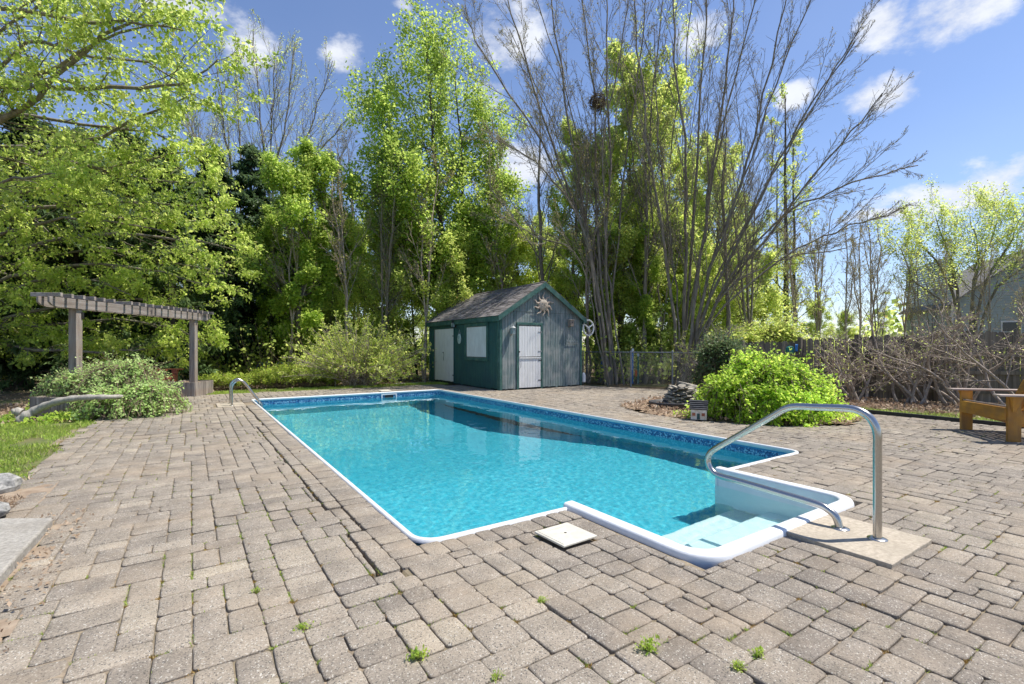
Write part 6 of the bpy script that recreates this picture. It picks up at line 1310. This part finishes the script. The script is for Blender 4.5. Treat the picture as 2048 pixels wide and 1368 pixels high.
bareshrub('brown bare bush tangled in the chain link fence', 1425, 14.3, 2.1, 1.0, 86, leafn=2500)
# upright leafing shoots below the trunks (undergrowth that reads as one mass)
def under():
    g = np.random.default_rng(91); n = 3900; px = g.uniform(-300, 2300, n); dep = g.uniform(16.3, 25, n); keep = ~((px > 820) & (px < 1190) & (dep < 21)); px, dep = px[keep], dep[keep]
    right = px > 1460; dep = np.where(right, dep-1.5, dep); l = (px-CX)/FX*dep; P0 = np.stack([l*math.cos(TH)+dep*math.sin(TH), -l*math.sin(TH)+dep*math.cos(TH), np.zeros(len(px))], 1)
    D = g.normal(0, .35, P0.shape); D[:, 2] = 1; hh = g.uniform(.5, 2.4, len(px))*np.where(right, .55, 1)*np.where(px < 500, .6, 1); w = Wood(); b = grow(P0, D, hh, np.full(len(px), .009), np.full(len(px), .004), 4, .1, (0, 0, .03), g); w.add(b, 3)
    P, D, L, R_ = spawn(*b, 6, .15, 1, .7, .2, .35, .6, g); b2 = grow(P, D, L, np.full(len(P), .004), np.full(len(P), .003), 2, .15, (0, 0, .02), g)
    link('undergrowth_stems', w.mesh('undergrowth_stems', 'twig_brown'), None, 'stuff'); q, d = sample(b2[0], 78000, g, 0, 1, .10); link('undergrowth', leafmesh('undergrowth', q, d, .105, 'leaf_olive', g), None, 'stuff')
under()

# ---- grass, litter, weeds -------------------------------------------
def blades(name, P, h, g, mat='grass_blade', wd=.004, lean=.45):
    n = len(P); a = g.normal(0, lean, (n, 3)); a[:, 2] = 1; a = unit(a)*(h*g.uniform(.5, 1.3, n))[:, None]; s = g.normal(0, 1, (n, 3)); s[:, 2] = 0; s = unit(s)*wd
    V = np.stack([P-s, P+s, P+s*.5+a*.6+g.normal(0, h*.08, (n, 3)), P+a], 1).reshape(-1, 3); link(name, npmesh(name, V, np.arange(4*n).reshape(n, 4), mat), None, 'stuff')
def scat(n, x0, x1, y0, y1, g, ok, z): 
    P = np.stack([g.uniform(x0, x1, n), g.uniform(y0, y1, n)], 1); P = P[[ok(x, y) for x, y in P]]; return np.column_stack([P, np.full(len(P), z)])
g = np.random.default_rng(93)
def lawn_ok(x, y): return (y > 6.0+.2*math.sin(x*4)+.12*math.sin(x*17)) and y < 11.3 and x < -1.38+.09*math.sin(y*5)+.05*math.sin(y*13) and mnoise.noise(Vector((x*2, y*2, 0))) > -.45
blades('lawn_grass', scat(54000, -6, -1.2, 5.8, 11.6, g, lawn_ok, -.02), .055, g)
blades('verge_grass', scat(14000, 10.72, 12.2, -.5, 4.2, g, lambda x, y: x < 11.6+.2*math.sin(y*3), .0), .05, g)
blades('strip_grass', scat(18000, .2, 7.3, 14.75, 15.75, g, lambda x, y: mnoise.noise(Vector((x*2, y*2, 0))) > -.25, -.018), .06, g)
blades('dry_margin_grass', scat(9000, -2.6, -1.15, 5.2, 6.3, g, lambda x, y: mnoise.noise(Vector((x*3, y*3, 0))) > -.1, -.01), .06, g, 'dry_leaf', .003, 1.4)
gcv = scat(6000, -2.6, .3, 10.6, 12.2, g, lambda x, y: y > 10.9+.3*(x+1.4) and mnoise.noise(Vector((x*2, y*2, 7))) > .0 and x < -.35, .02); gcv[:, 2] += g.uniform(0, .09, len(gcv)); link('ground_cover', leafmesh('ground_cover', gcv, np.zeros_like(gcv), .045, 'leaf_fresh', g, -.2, .42, 1.2), None, 'stuff')
lit = scat(7000, 7, 13, 3.2, 8, g, lambda x, y: inpoly(x, y, BED), .03); l2 = scat(5200, 11.2, 13.6, 0, 5, g, lambda x, y: True, .01); l3 = scat(5500, -6, -1.5, 11, 15, g, lambda x, y: True, -.03); l4 = scat(6000, -8, 18, 15.4, 24, g, lambda x, y: True, -.03)
l5 = scat(900, -1.3, 10, 0.5, 14.6, g, lambda x, y: in_patio(x, y) and not in_pool(x, y, .1) and mnoise.noise(Vector((x*.8, y*.8, 3))) > .05, .012)
PL = np.concatenate([lit, l2, l3, l4]); PL[:, 2] += g.uniform(0, .025, len(PL)); link('leaf_litter', leafmesh('leaf_litter', PL, np.zeros_like(PL), .06, 'dry_leaf', g, 0, .4, 3), None, 'stuff')
st = scat(260, -.9, -.6, 2.6, 4.9, g, lambda x, y: True, .014); l5 = np.concatenate([l5, st]); link('patio_litter', leafmesh('patio_litter', l5, np.zeros_like(l5), .022, 'dry_leaf', g, 0, .3, 3), None, 'stuff')
bedg = scat(5200, 7, 10, 3.4, 5.6, g, lambda x, y: inpoly(x, y, BED) and mnoise.noise(Vector((x*2, y*2, 7))) > -.1, .03); bedg[:, 2] += g.uniform(0, .07, len(bedg)); link('bed_cover', leafmesh('bed_cover', bedg, np.zeros_like(bedg), .035, 'leaf_mound', g, -.2, .4, 1.2), None, 'stuff')
# moss and grass in the joints: follows real joints of the pavers
def joints():
    r = random.Random(12); P = []; Q = []
    for (x0, x1, y0, y1, hd) in RECTS:
        cx_, cy_ = (x0+x1)/2, (y0+y1)/2; d = cx_*math.sin(TH)+cy_*math.cos(TH)
        if d > 9 or d < .8: continue
        v = mnoise.noise(Vector((cx_*1.1, cy_*1.1, 4)))+(.25 if cx_ < 1.0 else 0)+(.1 if cy_ < 1.5 else 0)
        if v < .08: continue
        k = int(r.uniform(10, 120 if d < 3.5 else 60)*min(1, v+.2)) if r.random() < .72 else 0
        side = r.random() < .5
        for _ in range(k):
            if side: P.append((x0+r.gauss(0, .004), r.uniform(y0, y0+(y1-y0)*min(1, v*2)), undul(cx_, cy_)-.012))
            else: P.append((r.uniform(x0, x0+(x1-x0)*min(1, v*2)), y0+r.gauss(0, .004), undul(cx_, cy_)-.012))
        if r.random() < .35:
            for _ in range(r.randint(20, 70)): Q.append((x0+r.gauss(0, .012), y0+r.gauss(0, .012), undul(cx_, cy_)-.010))
    blades('joint_grass', np.array(P), .017, g, 'grass_blade', .0018, .7)
    blades('joint_moss', np.array(Q), .014, g, 'moss', .0022, .9)
leafmat('moss', (0.20, 0.13, 0.03), (0.34, 0.22, 0.05), (0.16, 0.22, 0.03), .3)
joints()
for (px, py, s, lab) in ((632, 1238, 1.0, 'small green weed left of the pool corner by the raised loose paver'), (838, 1288, 1.3, 'leafy weed with dry stalks between pavers below the pool corner'), (1352, 1302, 1.5, 'largest weed sprouting in the paver joints below the handrail slab'), (1466, 1328, 1.0, 'round mossy tuft right of the largest weed'), (1574, 1352, 1.1, 'weed tuft at the bottom edge, right of the mossy tuft'), (1050, 1330, .8, 'tiny grass tuft at the bottom edge centre'), (524, 1190, .8, 'small weed in a joint left of the pool'), (1085, 1204, .9, 'small spreading weed below the square skimmer lid')):
    p = gp(px, py); q_ = min(RECTS, key=lambda c: (c[0]-p.x)**2+(c[2]-p.y)**2); p = Vector((q_[0], q_[2], 0)); s *= .8; n = int(150*s); gg = np.random.default_rng(px); P = np.column_stack([gg.normal(0, .018*s, n), gg.normal(0, .012*s, n), gg.uniform(-.005, .025*s, n)*np.ones(n)]); D = P.copy(); D[:, 2] = .05
    t_ = thing('weed', lab, 'weed', (p.x, p.y, .002)); link('leaves', leafmesh('leaves', P, unit(D), 0.013*s, 'leaf_fresh', gg, -.2, .28, 1.0), t_)
    w = Wood(); m_ = 9; b = grow(np.zeros((m_, 3))-np.array([0, 0, .01]), np.column_stack([gg.normal(0, .5, (m_, 2)), np.ones(m_)]), np.full(m_, .04*s), np.full(m_, .0012), np.full(m_, .0006), 3, .15, (0, 0, 0), gg); w.add(b, 3); link('stalks', w.mesh('stalks', 'twig_brown'), t_)
